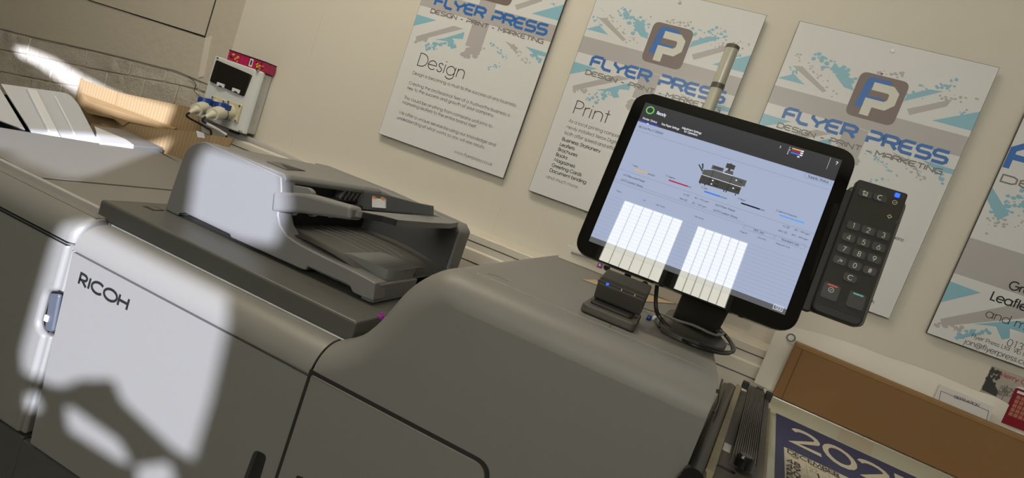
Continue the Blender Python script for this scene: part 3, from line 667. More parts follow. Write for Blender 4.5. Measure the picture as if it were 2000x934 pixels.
# output trays sloping up to the left
tp0 = Vector((-2.12, 1.6, .95)); td = Vector((-.25, 0, .175)).normalized(); tn = Vector((td.z, 0, -td.x)).normalized()
TP = (tp0, tn)
def tl(px, py, h=0):
    p = at(px, py, pl=(tp0+tn*h, tn)) - tp0; return (p.dot(td), p.y)
TF = lambda u, v, h: tp0 + td*u + Vector((0, v, 0)) + tn*h
out = [tl(208, 306), tl(178, 232), tl(160, 202), tl(138, 186), tl(2, 163)]
bl0 = tl(62, 257); sl_ = (out[4][1]-bl0[1])/(out[4][0]-bl0[0])
ob = rnd([(-.06, 0), (max(out[2][0], .2), .0), (out[3][0]+.01, -.02), (out[4][0], out[4][1]), (-.06, bl0[1]+sl_*(-.06-bl0[0]))], [.0, .05, .05, .0, .0])
s = S(); s.prism(ob, TF, -.006, 0); t1 = s.build('output_tray', M['tray'], fin, bevel=.002)
ub = out[4][0]
for (pa, pb, wd_, h_) in (((50, 169), (106, 258), .016, .01), ((97, 179), (150, 262), .004, .004)):
    va, vb = tl(*pa)[1], tl(*pb)[1]; v_ = (va+vb)/2
    s = S(); s.prism([(-.05, v_-wd_), (ub*.985, v_-wd_), (ub*.985, v_+wd_), (-.05, v_+wd_)], TF, 0, h_); s.build('tray_rib', M['traylight'], t1, bevel=.002)
e0, e1 = tl(0, 173), tl(49, 254); f0_, f1_ = tl(0, 236), tl(47, 254)
s = S(); s.prism([(e1[0], e1[1]), (e0[0], e0[1]), (e0[0], e0[1]-.5), (f0_[0], f0_[1]-.3), (f0_[0], f0_[1])], TF, -.004, .001); s.build('output_tray', M['tray'], fin, bevel=.001)
s = S(); s.prism([(-.06, -.9), (e0[0], -.9), (e0[0], 0), (-.06, 0)], TF, -.03, -.022); s.build('tray_support', M['deep'], fin, smooth=0)
# bright wedge and grey guide behind the trays
wz = 1.014
s = S(); s.prism(pxy([(184, 246), (196, 278), (262, 283), (246, 272)], wz), XY, ZF-.02, wz); s.build('rear_wedge', M['traylight'], fin, bevel=.002)
s = S(); s.prism([(a_, min(b_, 1.885)) for a_, b_ in pxy([(184, 244), (250, 253), (320, 288), (262, 284)], wz-.002)], XY, ZF-.03, wz-.004); s.build('rear_guide', M['greyadf'], fin, bevel=.003)

# ------------------------------------------------------------------ the posters
PW, PH = .594, .841
BL = [(-1.3373, 1.3744), (-.6276, 1.3644), (.0753, 1.3711), (.7825, 1.3698)]
JACK = [   # union-flag pieces: material, outline in metres from the lower left corner
 ('pgrey', [(0, .555), (.594, .552), (.594, .617), (0, .617)]),
 ('pgrey', [(.254, .30+.15), (.326, .45), (.326, .552), (.254, .552)]), ('pgrey', [(.254, .617), (.326, .617), (.326, .70), (.254, .70)]),
 ('pblue', [(0, .467), (0, .516), (.094, .514)]), ('pblue', [(.481, .637), (.594, .637), (.594, .700)]), ('pblue', [(0, .643), (.044, .668), (.09, .643)]),
 ('pgrey', [(.026, .429), (.034, .412), (.223, .511), (.177, .512)]), ('pgrey', [(.411, .51), (.463, .482), (.473, .499)]), ('pgrey', [(.403, .652), (.416, .635), (.504, .69), (.51, .715)]),
 ('pgrey', [(.03, .694), (.09, .664), (.15, .634), (.16, .642), (.06, .70)]),
 ('pblue', [(.115, .438), (.150, .452), (.232, .5), (.236, .472), (.19, .462), (.21, .436), (.19, .428), (.17, .446)]), ('pblue', [(.50, .511), (.594, .509), (.594, .494), (.548, .491)]),
 ('pblue', [(.164, .700), (.20, .712), (.237, .665), (.205, .668)]), ('pblue', [(.385, .672), (.479, .732), (.44, .728), (.388, .696)]),
]
SPLAT = [  # zones of paint spots: material, line from-to, spread, count, spot size
 ('pblue', (.09, .748), (.215, .690), .022, 46, .0075), ('pblue', (.18, .73), (.23, .675), .02, 26, .006), ('pgrey', (.02, .74), (.19, .64), .018, 30, .0035), ('pblue', (.01, .69), (.06, .672), .015, 14, .004),
 ('pblue', (.385, .705), (.50, .762), .026, 34, .0055), ('pgrey', (.46, .70), (.575, .738), .015, 26, .0045), ('pgrey', (.28, .742), (.36, .752), .014, 18, .005), ('pblue', (.54, .69), (.585, .68), .02, 12, .004),
 ('pblue', (.095, .40), (.20, .45), .020, 34, .007), ('pgrey', (.26, .42), (.315, .46), .022, 46, .011), ('pblue', (.351, .49), (.45, .44), .012, 34, .0035), ('pgrey', (.45, .50), (.53, .45), .016, 34, .004),
 ('pblue', (.54, .495), (.59, .46), .014, 16, .006), ('pblue', (.38, .39), (.43, .42), .012, 10, .0045), ('pgrey', (.03, .412), (.08, .43), .008, 12, .007)]
def poster(i, label, lines, shift=0, jack=JACK, splat=SPLAT, logo=True, head=None):
    bx, bz = BL[i]
    root = thing('poster', label, 'poster', (bx+PW/2, D, bz), 'framed company posters on the wall')
    del root['group']
    F = lambda u, v, h: Vector((bx+u, D-.00009*h, bz+v))
    s = S(); s.box(bx, bx+PW, D, D+.005, bz, bz+PH); s.build('board', M['poster'], root, smooth=0)
    s = S(); s.box(bx-.0012, bx+PW+.0012, D+.0006, D+.006, bz-.0012, bz+PH+.0012); s.box(bx+.1, bx+PW-.1, D+.006, WY-.001, bz+.08, bz+PH-.08); s.build('edge', M['poster_edge'], root, smooth=0)
    for mn in ('pgrey', 'pblue'):
        s = S(); h = 1 if mn == 'pgrey' else 2
        for m_, pts in jack:
            if m_ == mn: h_ = h+random.uniform(0, .04)+.02*len(s.f); s.poly([F(a, b, h_) for a, b in pts])
        for m_, p, q, sp, n, sz in splat:
            if m_ != mn: continue
            for _ in range(n):
                t = random.random(); u = p[0]+(q[0]-p[0])*t+random.gauss(0, sp*.45); v = p[1]+(q[1]-p[1])*t+random.gauss(0, sp*.45)
                if not (.01 < u < PW-.01 and .01 < v < PH-.01): continue
                k = sz*random.uniform(.3, 1.0); disc(s, u, v, k*1.25, k, F, h+random.uniform(.05, .9), 0)
        s.build('print_'+('grey' if mn == 'pgrey' else 'blue'), M[mn], root, smooth=0)
    if logo:
        s = S(); y0 = .586+shift
        s.poly([F(a, b, 3) for a, b in rnd(rect(.236, .384, y0, y0+.147), .024, 6)]); s.build('emblem', M['pbrown'], root, smooth=0)
        s = S()
        s.poly([F(a, b+shift, 4) for a, b in rnd([(.336, .722), (.272, .722), (.262, .712), (.254, .62), (.280, .62), (.283, .69), (.337, .697)], [.012, .012, .006, 0, 0, .006, .006], 3)])
        s.poly([F(a, b+shift, 4.3) for a, b in [(.282, .662), (.282, .646), (.33, .646), (.33, .662)]]); s.build('emblem_letter', M['pink_blue'], root, smooth=0)
        s = S()
        for k_, q in enumerate(stroke([(.291, .598), (.291, .630)], .028)+stroke([(.277, .641), (.338, .641), (.353, .656), (.353, .684), (.34, .695), (.285, .695)], .026)): s.poly([F(a.x, a.y+shift, 5+.1*k_) for a in q])
        s.build('emblem_letter', M['pwhite'], root, smooth=0)
        s = S(); y1 = .514+shift
        text(s, 'FLYER', .064, y1+.004, .037, F, 6, wt=.285, width=.236, tab=T); text(s, 'PRESS', .33, y1+.004, .037, F, 6, wt=.285, width=.242, tab=T); s.build('headline', M['pink_blue'], root, smooth=0)
        s = S(); text(s, 'DESIGN - PRINT - MARKETING', .057, y1-.030, .0155, F, 6, wt=.25, width=.512, tab=T); s.build('strapline', M['ptext'], root, smooth=0)
    if head: head(F, root)
    s = S()
    for (tx_, u, v, size, wt, width) in lines: text(s, tx_, u, v, size, F, 7, wt=wt, width=width)
    if lines: s.build('lettering', M['ink'], root, smooth=0)
    s = S(); s.tube([F(PW/2, PH-.024, 0), F(PW/2, PH-.024, 30)], .006, 10); s.build('screw', M['metal'], root)
    return root
r_ = .0003
poster(0, 'white poster headed Design, leftmost of the four on the wall', [
 ('Design', .070, .319, .052, .06, .228), ('Design is becoming a must to the success of any business.', .065, .279, .0125, .09, .484),
 ('Creating the professional feel of a trustworthy business is', .064, .235, .0125, .09, .472), ('key to the success and growth of your company.', .064, .214, .0125, .09, .41),
 ('This could be anything from company uniforms to', .062, .172, .0125, .09, .418), ('marketing leaflets to the entire brand itself.', .062, .151, .0125, .09, .356),
 ('We offer a unique service by using our knowledge and', .061, .107, .0125, .09, .46), ('understanding of what works so you will see results.', .061, .084, .0125, .09, .42), ('www.flyerpress.co.uk', .359, .030, .0125, .09, .175)], shift=.054)
bold = .15
poster(1, 'white poster headed Print, with a list of bold lines, partly behind the touchscreen', [
 ('Print', .059, .331, .050, .06, .146), ('As a local printing company', .059, .295, .0125, .09, None), ('newly installed Xerox Digital', .059, .271, .0125, .09, None), ('both offer speed and effort', .059, .247, .0125, .09, None),
 ('Business Stationery', .058, .222, .0125, bold, .157), ('Leaflets', .057, .200, .0125, bold, .061), ('Brochures', .057, .180, .0125, bold, .080), ('Books', .056, .159, .0125, bold, .048),
 ('Magazines', .055, .138, .0125, bold, .088), ('Greeting Cards', .054, .116, .0125, bold, .124), ('Document binding', .053, .095, .0125, bold, .152), ('and much more...', .050, .068, .0125, .08, .141)])
poster(2, 'white company poster directly behind the keypad, third from the left on the wall', [('where', .497, .247, .0125, .09, None), ('.co.uk', .494, .029, .0125, .09, None)])
J4 = [('pgrey', [(0, .205), (.594, .205), (.594, .325), (0, .325)]), ('pblue', [(0, .105), (0, .177), (.087, .173)]), ('pgrey', [(.017, .055), (.03, .035), (.30, .19), (.205, .19)]),
      ('pblue', [(.105, .075), (.16, .105), (.20, .125), (.26, .15), (.25, .10), (.195, .098), (.205, .07), (.188, .058), (.16, .09)]), ('pblue', [(.0, .45), (.0, .49), (.07, .425), (.05, .40)]), ('pgrey', [(.10, .205), (.594, .5), (.594, .56), (.06, .25)])]
S4 = [('pblue', (.075, .02), (.15, .075), .016, 30, .007), ('pgrey', (.015, .03), (.08, .05), .010, 16, .006), ('pblue', (.02, .42), (.12, .50), .03, 44, .007), ('pgrey', (.02, .38), (.16, .44), .03, 40, .004), ('pblue', (.10, .46), (.22, .40), .02, 24, .006)]
def head4(F, root):
    s = S(); text(s, 'FLYER', .010, .558, .075, F, 6, wt=.24, width=.47, tab=T); s.build('headline', M['pink_blue'], root, smooth=0)
    s = S(); text(s, 'DESIGN - PRINT', .012, .515, .022, F, 6, wt=.2, width=.55, tab=T); s.build('strapline', M['ptext'], root, smooth=0)
poster(3, 'company poster with address lines, cut off by the right edge of the photo', [
 ('Graphics', .146, .212, .026, bold, None), ('Leaflets', .115, .163, .027, bold, None), ('and more', .122, .108, .027, .07, None), ('013', .203, .046, .022, .07, None), ('Flyer Press Ltd  9b Br', .112, .033, .0125, .09, None), ('jon@flyerpress.co.uk', .101, .008, .0165, .09, None)],
 jack=J4, splat=S4, logo=False, head=head4)

# ------------------------------------------------------------------ touchscreen on its stand
SO = Vector((-.169, 1.122, 1.6175)); SU = Vector((1, 0, 0)); SV = Vector((0, -.2022, -.9793)).normalized(); SN = Vector((0, -.9793, .2022)).normalized()
SF = lambda u, v, h: SO + SU*(u/1000) + SV*(v/1000) + SN*(h/1000)      # millimetres on the glass, right and down from the display corner
nb = Vector((.07, 1.30, ZT))
mon = thing('touchscreen_monitor', 'black touchscreen on a grey stand with a keypad at its right', 'touchscreen', nb)
s = S(); s.prism(rnd(rect(-23, 383, -22, 322), 34, 8), SF, -28, 0); hz = s.build('housing', M['screen_black'], mon, bevel=.003, seg=3, smooth=50)
s = S(); s.prism(rnd(rect(60, 300, 60, 260), 20), SF, -60, -27); s.build('rear_cover', M['dark'], mon, bevel=.01)
s = S(); s.prism(rect(0, 360, 0, 293), SF, 0, .25); dsp = s.build('display', M['s_bar'], mon, smooth=0)
def ui(name, mats, fn): s = S(); fn(s); return s.build(name, [M[m_] for m_ in mats], dsp, smooth=0)
def R(s, u0, u1, v0, v1, h, mi=0): s.poly([SF(u0, v0, h), SF(u1, v0, h), SF(u1, v1, h), SF(u0, v1, h)], mi)
UF = lambda u, v, h: SF(u, -v, h)
ui('work_area', ['s_bg', 's_foot'], lambda s: (R(s, 0, 360, 40.5, 283, .5), R(s, 0, 360, 283, 293, .5, 1)))
def lines_(s):
    for v, a, b in ((58.5, 4, 357), (141.5, 0, 360), (167.5, 0, 360), (163, 0, 247)): R(s, a, b, v, v+.5, .8)
    for k in range(12): R(s, 0, 360, 196+k*7.2, 196.25+k*7.2, .8)
    for (u0, u1, v0, v1) in ((312, 356, 41.8, 50), (248, 300, 166, 174), (302, 353, 165.5, 174)):
        for q in stroke([(u0, v0), (u1, v0), (u1, v1), (u0, v1)], .5, True): s.poly([SF(a.x, a.y, .85) for a in q])
ui('rule_lines', ['s_line'], lines_)
def white_(s):
    text(s, 'Ready', 28, -16.8, 6, UF, .8, wt=.17, width=18); text(s, 'Printer Status', 6.6, -34.2, 3.9, UF, .8, wt=.15, width=28.5)
    text(s, 'Tray Paper Settings', 43.7, -34.2, 3.9, UF, .8, wt=.15, width=35); text(s, 'Adjustment Settings', 82, -29.6, 3.9, UF, .8, wt=.15, width=37.5); text(s, 'for Operators', 88.5, -35, 3.9, UF, .8, wt=.15, width=25.5)
    text(s, '?', 351.5, -11.5, 6, UF, .8, wt=.18); text(s, 'S', 256, -11, 3.4, UF, .8, wt=.15)
    for k in range(4): text(s, 'YMCK'[k], 271.5, -6.5-4*k, 2.6, UF, .8, wt=.2)
    for q in stroke([(339, 281.5), (354, 281.5), (354, 289.5), (339, 289.5)], .9, True): s.poly([SF(a.x, a.y, .8) for a in q])
    text(s, '123', 341, -287.5, 4, UF, .8, wt=.2, width=11); s.poly([SF(16.8, 41, .8), SF(19.5, 38.6, .8), SF(22.2, 41, .8)])
    for k in range(3): R(s, 292, 296.5, 4+k*4.0, 6.6+k*4.0, .8)
    R(s, 289, 293, 16.2, 18.6, .8); R(s, 341, 341.4, 2, 24, .8)
ui('header_lettering', ['s_white'], white_)
ui('tab_highlight', ['s_purple'], lambda s: R(s, 0, 40, 36.8, 40.4, .6))
def ring_(s):
    for q in stroke(_a(14, 13, 7, 7, 0, 360)[:-1], 2.2, True): s.poly([SF(a.x, a.y, .8) for a in q])
ui('ready_ring', ['s_green'], ring_)
def bars_(s):
    for u0, u1, u2, v, mi in ((28.5, 55, 69, 133.5, 0), (95.3, 132, 138, 132.5, 1), (162, 191, 203.7, 131.5, 2), (229, 262, 270.5, 130.7, 3), (295.8, 338, 338, 129.4, 4)):
        R(s, u0, u1, v-1.3, v+1.3, .9, mi); R(s, u1, u2, v-1.3, v+1.3, .9, 5)
    for k, mi in enumerate((0, 1, 2)): R(s, 276.5, 292, 4+k*4.0, 6.6+k*4.0, .8, mi)
ui('toner_bars', ['s_orange', 's_red', 's_blue', 's_black', 's_cyan', 's_line'], bars_)
def blk_(s):
    for (tx_, u, v, sz, wdth) in (('RICOH Pro C7200SX', 6, 52.5, 4, 48), ('Y: Yellow', 21, 128.3, 2.8, 13), ('M: Magenta', 87.4, 127.3, 2.8, 17.5), ('C: Cyan', 154.2, 126.9, 2.8, 12), ('K: Black', 221.7, 125.6, 2.8, 13), ('S: Special (Overprint)', 288.4, 124.4, 2.8, 35),
       ('Supply Status', 317, 48, 4.4, 35), ('01', 13.2, 151.8, 3.4, 5), ('Recycled Paper', 24, 151.6, 3.4, 32), ('03', 12.6, 162.2, 3.4, 5), ('Coated: Glossy', 24, 162, 3.4, 32), ('A4', 129.6, 150.3, 2.8, 6), ('80.1 - 90.0 gsm', 150.8, 149.6, 2.6, 26), ('SRA3', 126, 160, 2.8, 9), ('80.1 - 105.0 gsm', 149.9, 160, 2.6, 26.5),
       ('02', 189.2, 150.2, 3.4, 5), ('Plain Paper', 200, 150, 3.4, 25), ('04', 189.2, 160.6, 3.4, 5), ('Coated: Glossy', 200, 160.4, 3.4, 33), ('A3', 307.3, 147.3, 2.8, 6), ('80.1 - 105.0 gsm', 327.4, 147, 2.6, 26), ('SRA3', 302.9, 157.6, 2.8, 9), ('300.1 - 360.0 gsm', 325.1, 157, 2.6, 28.5),
       ('Status', 12.7, 185, 2.6, 10), ('No.', 65.7, 185.3, 2.4, 5), ('User Name', 90, 185.2, 2.4, 17.5), ('File Name', 163, 182.4, 2.4, 16), ('Original', 244.4, 181.2, 2.4, 12.5), ('Quantity', 275.5, 181, 2.4, 14.7), ('Required Time', 307, 180.5, 2.4, 23.5), ('DFE Job', 265, 171.6, 3.4, 18), ('Standard Job', 313, 171.4, 3.4, 30)):
        text(s, tx_, u, -v, sz, UF, .9, wt=.13, width=wdth)
    for (u, v) in ((19.5, 148), (19.2, 158.4), (195.4, 146.6), (195.4, 157), (137, 147.2), (136.5, 157), (315, 144.2), (314, 154.6)):
        for q in stroke([(u, v+3), (u, v), (u+3, v), (u+3, v+3)], .5, True): s.poly([SF(a.x, a.y, .9) for a in q])
ui('screen_lettering', ['s_black'], blk_)
def pic_(s):
    for pts, mi in (([(147, 93), (164, 88), (198, 88), (224.5, 88), (224.5, 100), (220, 100), (219.8, 117), (147, 119)], 0), ([(147, 103), (219.8, 102), (219.8, 117), (147, 119)], 1), ([(159, 87), (159, 79), (180, 79), (180, 86)], 0), ([(161, 81), (178, 80), (176, 84), (163, 84)], 2),
                    ([(181.5, 76.5), (181.5, 67.5), (197, 67.5), (197, 76.5)], 2), ([(187, 66), (190, 66), (190, 67.6), (187, 67.6)], 2), ([(187, 76), (191, 76), (191, 81), (187, 81)], 2), ([(181, 88), (186, 80), (197, 79), (199, 88)], 0), ([(135, 87), (136.5, 85.5), (147, 95), (146, 98)], 1), ([(140, 83), (143, 82), (146, 91), (144.5, 93)], 1)):
        s.poly([SF(a, b, .8+.08*mi) for a, b in pts], mi)
    for u in (164, 198): R(s, u, u+.7, 88, 118, 1.0, 3)
    R(s, 147, 219.8, 102.2, 103.2, 1.0, 4); R(s, 181, 199, 86.5, 88, 1.0, 4)
    for (u, v) in ((168, 106), (168, 113), (206, 92), (206, 108)): R(s, u, u+2.5, v, v+2.5, 1.05, 4); R(s, u+6, u+13, v, v+.7, 1.05, 3); R(s, u+6, u+13, v+2, v+2.7, 1.05, 3)
    for u in (149, 158, 193, 197, 214): R(s, u, u+1.6, 117.6, 121, .95, 3)
ui('machine_picture', ['s_grey', 's_mid', 's_mid', 's_black', 's_white'], pic_)
# keypad
s = S(); s.prism(rnd(rect(393, 472, 27, 270), [5, 5, 14, 14]), SF, -12, 9); s.prism(rnd(rect(387, 480, 35, 267), 12), SF, -34, -8, 1)
s.box(SF(382, 0, 0).x, SF(396, 0, 0).x, 0, 0, 0, 0) if False else None
kp = s.build('keypad', [M['dark'], M['padrim']], mon, bevel=.003)
s = S(); s.prism(rect(380, 396, 47, 272), SF, -22, -4); s.build('keypad_bracket', M['dark'], mon, bevel=.002)
s = S(); s.prism(rnd(rect(395, 470.5, 41, 255), 1), SF, 9, 9.6); kf = s.build('keypad_face', M['pad'], mon, smooth=0)
s = S()
for v in (82, 94.5): R(s, 395, 470, v-.35, v+.35, 9.8)
for q in stroke([(402, 248.6), (419, 248.2)], .7): s.poly([SF(a.x, a.y, 9.8) for a in q])
s.build('face_groove', M['deep'], kf, smooth=0)
def key(u, v, w_, h_, leg=None, bar=None, r=4.5, sz=8.2):
    s = S(); s.prism(rnd(rect(u-w_/2-1, u+w_/2+1, v-h_/2-1, v+h_/2+1), r+1), SF, 9.4, 9.8, 2); s.prism(rnd(rect(u-w_/2, u+w_/2, v-h_/2, v+h_/2), r), SF, 9.6, 11.6)
    if leg:
        if callable(leg): leg(s, u, v)
        else:
            wd_ = sum(G[c][0] for c in leg)*sz/7.2; text(s, leg, u-wd_/2+.3, -(v+sz*.45), sz, UF, 11.9, 1, wt=.13)
    if bar is not None: s.prism(rnd(rect(u-w_/2+5, u+w_/2-5, v-h_/2+1.5, v-h_/2+4.3), 1.2), SF, 11.6, 12, 3+bar)
    return s.build('key', [M['key'], M['keytext'], M['deep'], M['red'], M['teal']], kp, smooth=40)
K = [('1', 409.4, 109.9), ('2', 432.8, 109.9), ('3', 456.3, 109.8), ('4', 408.6, 132), ('5', 432.2, 132), ('6', 455.6, 131.8), ('7', 408, 153.6), ('8', 431.9, 153.5), ('9', 455.4, 153), ('./*', 407.9, 174.4), ('0', 431.6, 174.8), ('#', 455.2, 174.6), ('C', 431.4, 196.8)]
for c, u, v in K: key(u, v, 20, 13.6, c, sz=6 if c == './*' else 8.2)
def ic_doc(s, u, v):
    for p in ([(u-3, v+4), (u-3, v-2.5), (u+3, v-2.5), (u+3, v+4)], ): 
        for q in stroke(p, .9, True): s.poly([SF(a.x, a.y, 11.9) for a in q], 1)
    for p in ([(u-1, v), (u-1, v+3.2)], [(u+1.2, v), (u+1.2, v+3.2)], [(u-5, v-1), (u-3, v-4), (u-1, v-3)]):
        for q in stroke(p, .8): s.poly([SF(a.x, a.y, 11.9) for a in q], 1)
def ic_moon(s, u, v):
    a = _a(u, v, 4, 4, 60, 300); b_ = _a(u+2.2, v, 3.2, 3.6, 290, 70)
    for q in stroke(a, 1.3): s.poly([SF(c.x, c.y, 11.9) for c in q], 1)
def ic_ring(s, u, v):
    for q in stroke(_a(u, v-3, 4, 4, 0, 360)[:-1], 1, True)+stroke([(u-1.6, v-1.4), (u+1.6, v-4.6)], 1): s.poly([SF(c.x, c.y, 11.9) for c in q], 1)
key(409.7, 49.6, 21, 13, ic_doc); key(433, 49.2, 21, 13, ic_moon)
key(411, 230, 26, 27, ic_ring, 0, 5); key(451.4, 230, 26, 27, None, 1, 5)
s = S()
for q in stroke(_a(456.2, 49, 3.4, 3.4, 0, 360)[:-1], .8, True)+stroke([(454.5, 49), (458, 49)], .7)+stroke([(452.8, 75), (456, 71.8), (459.2, 75), (456, 78.2)], 1, True): s.poly([SF(a.x, a.y, 10) for a in q])
s.build('face_symbols', M['keytext'], kf, smooth=0)
s = S(); s.prism(rnd(rect(452.5, 460, 32, 39.4), 1.5), SF, 9, 10.4); s.build('status_light', M['blue_led'], kp)
s = S(); s.tube([SF(470, 81, 8.5), SF(470, 81, 10.5)], .0028, 10); s.build('side_button', M['key'], kp)
# stand
def npt(px_, py_): return at(px_, py_, y=1.27)
bz = [at(1312, 624, y=1.30), at(1399, 655, y=1.30)]
nx0, nx1 = bz[0].x, bz[1].x
s = S()
s.grid([[Vector((x_, y_, z_)) for x_ in (nx0, nx0+.004, nx1-.004, nx1)] for y_, z_ in ((1.32, ZT+.012), (1.28, ZT+.05), (1.22, ZT+.12), (1.165, ZT+.2), (1.15, ZT+.27))]); s.build('neck', M['ridge'], mon, solid=.022, smooth=50, weld='open')
bp_ = rnd([(nx0-.02, 1.17), (nx1+.03, 1.17), (nx1+.03, 1.42), (nx0-.02, 1.42)], [.03, .012, .02, .02])
bp_ = rnd(pxy([(1284, 634), (1290, 650), (1330, 670), (1408, 692), (1417, 682), (1395, 652), (1345, 615), (1305, 612)], ZT), .02)
s = S(); s.prism(bp_, XY, ZT+.001, ZT+.011); s.build('base_plate', M['ridge'], mon, bevel=.003)

# ------------------------------------------------------------------ things on the raised housing
# signal light behind the screen
sy = 1.75
c0 = at(1404, 175, y=sy)
sx = at(1430, 95, y=sy).x
lab = thing('signal_light', 'slim translucent signal light pole rising behind the touchscreen', 'signal light', (sx, sy, ZT))
z1, z2, z3 = at(1432, 88, y=sy).z, at(1402, 168, y=sy).z, at(1398, 176, y=sy).z
rl = .0185
s = S(); s.tube([(sx, sy, z1-.012), (sx, sy, z1-.003), (sx, sy, z1)], [rl+.001, rl+.001, rl-.003], 24); s.build('cap', M['lampcap'], lab)
s = S(); s.tube([(sx, sy, z2+.006), (sx, sy, z1-.012)], rl, 24); s.build('lens', M['lens'], lab)
s = S(); s.tube([(sx, sy, z2-.008), (sx, sy, z2+.006)], rl+.001, 24); s.build('collar', M['lampcap'], lab)
s = S(); s.tube([(sx, sy, ZT), (sx, sy, z2-.008)], rl-.001, 24); s.build('tube', M['lamptube'], lab)
# rear rail with holes
ry0 = at(1300, 600, z=ZT).y; ry0 = 1.70
rl0 = at(1090, 503, y=ry0); rlt = at(1100, 476, y=ry0)
rail = thing('rear_sensor_rail', 'low grey plastic rail with round holes along the back of the housing', 'rail', (-.1, ry0, ZT))
hl = []
for (px_, py_) in ((1185, 523), (1226, 538), (1259, 556)):
    c = at(px_, py_, y=ry0); hl.append(_a(c.x, max(c.z, ZT+.016), .0105, .0105, 0, 360)[:-1])
s = S(); s.prism(rnd([(rl0.x, ZT+.001), (.24, ZT+.001), (.24, rlt.z), (rlt.x, rlt.z)], [0, 0, 0, .012]), XZ, ry0, ry0+.02, holes=hl); s.box(rl0.x, .24, ry0+.02, ry0+.08, ZT+.001, rlt.z-.004); s.build('rail', M['trunk'], rail, smooth=0)
s = S(); s.box(rl0.x+.06, .22, ry0+.018, ry0+.021, ZT+.003, rlt.z-.01); s.build('hole_shade', M['deep'], rail, smooth=0)
c = at(1172, 518, y=ry0-.001); s = S(); s.box(c.x-.008, c.x+.008, ry0-.001, ry0, c.z-.009, c.z+.009); s.poly([(c.x-.004, ry0-.0015, c.z-.005), (c.x-.004, ry0-.0015, c.z+.005), (c.x+.005, ry0-.0015, c.z)], 1); s.build('sticker', [M['purple'], M['white']], rail, smooth=0)
a, b_ = at(1116, 492, y=ry0-.004), at(1160, 506, y=ry0-.004); s = S(); s.tube([(a.x, ry0-.002, a.z), (b_.x, ry0-.002, b_.z)], .005, 8); s.build('slot', M['pipe'], rail)
# manila slip
mp = pxy([(1136, 547), (1160, 555), (1258, 590), (1318, 594), (1316, 582), (1258, 572), (1170, 548)], ZT)
mp = [(a, min(b_, ry0-.004)) for a, b_ in mp]
s = S(); s.prism([mp[0], mp[2], mp[3], mp[4], mp[6]], XY, ZT+.0006, ZT+.0016); o = s.build('paper_slip', M['beige'], smooth=0); tag(o, 'beige paper slip lying flat behind the small card reader', 'paper')
# card reader
rc = at(1135, 607, z=ZT)
rdr = thing('card_reader', 'small dark grey card reader with a blue light, in front of the touchscreen', 'card reader', (at(1190, 625, z=ZT).x, 1.08, ZT))
f0, f1 = at(1137, 608, z=ZT), at(1232, 645, z=ZT)
x0_, x1_ = f0.x, f1.x; y0_ = f0.y
s = S(); zt_ = at(1150, 578, y=y0_).z
base = [(x0_-.004, y0_-.012), (x1_+.006, y0_-.012), (x1_+.006, y0_+.12), (x0_-.004, y0_+.12)]
s.prism(rnd(base, .012), XY, ZT+.001, ZT+.018); b0 = s.build('base', M['ridge'], rdr, bevel=.004)
s = S(); s.prism(rnd([(x0_+.006, y0_+.01), (x1_-.006, y0_+.01), (x1_-.006, y0_+.1), (x0_+.006, y0_+.1)], .01), XY, ZT+.016, ZT+.024); s.build('base_top', M['dark'], rdr, bevel=.004)
hp0 = at(1163, 540, y=y0_+.07)
hx0, hx1 = x0_+.004, x1_+.004
pr = [(y0_+.048, ZT+.024), (y0_+.03, ZT+.058), (y0_+.045, ZT+.068), (y0_+.115, ZT+.080), (y0_+.115, ZT+.065), (y0_+.085, ZT+.024)]
s = S(); s.prism(rnd(pr, .006), YZ, hx0, hx1); s.build('head', M['ridge'], rdr, bevel=.004)
s = S(); s.box(hx0-.001, hx1+.001, y0_+.0305, y0_+.04, ZT+.0585, ZT+.061)
s.build('head_gap', M['deep'], rdr, smooth=0)
for k, (fx_, mn) in enumerate(((.2, 'blue_led'), (.5, 'keytext'), (.78, 'keytext'))):
    c = hx0+(hx1-hx0)*fx_; s = S(); w_ = .0026 if k == 0 else .0009
    s.box(c-w_, c+w_, y0_+.0292, y0_+.034, ZT+.0575, ZT+.0615); s.build('indicator', M[mn], rdr, bevel=.0005)
# little blue and white plugs
for k, (px_, py_, mn, lb_) in enumerate(((1267, 621, 'blue', 'small blue plastic clip beside the card reader, nearer the reader'), (1278, 622, 'white', 'small white plastic clip just right of the blue clip by the card reader'))):
    c = at(px_, py_, z=ZT+.006); s = S(); s.tube([(c.x-.004, c.y, ZT+.0062), (c.x+.003, c.y, ZT+.0062), (c.x+.006, c.y, ZT+.0062)], [.0055, .0058, .003], 14); tag(s.build('cable_clip', M[mn]), lb_, 'clip')
# cables
def cab(name, pts, r, mn, lb_):
    p3 = []
    for (px_, py_, k, val) in pts: p3.append(at(px_, py_, z=val) if k == 'z' else at(px_, py_, y=val))
    s = S(); s.tube(smoothpath(p3, 8), r, 10); tag(s.build(name, M[mn]), lb_, 'cable'); return p3
zc = ZT+.006
cab('black_cable', [(1290, 540, 'y', 1.20), (1283, 560, 'y', 1.2), (1281, 600, 'y', 1.19), (1290, 622, 'z', zc+.012), (1315, 648, 'z', zc), (1350, 667, 'z', zc), (1390, 682, 'z', zc), (1420, 689, 'z', zc), (1433, 684, 'z', zc), (1428, 670, 'z', zc), (1414, 652, 'z', zc+.01), (1402, 646, 'z', zc+.02)], .0042, 'cable_black', 'thick black cable looping over the housing in front of the stand')
cab('black_cable', [(1281, 624, 'z', zc), (1286, 636, 'z', zc), (1310, 650, 'z', zc), (1350, 672, 'z', zc), (1395, 688, 'z', zc), (1424, 691, 'z', zc), (1430, 680, 'z', zc), (1420, 660, 'z', zc), (1405, 640, 'z', zc+.012)], .0028, 'cable_black', 'thinner black cable running just outside the thick black loop')
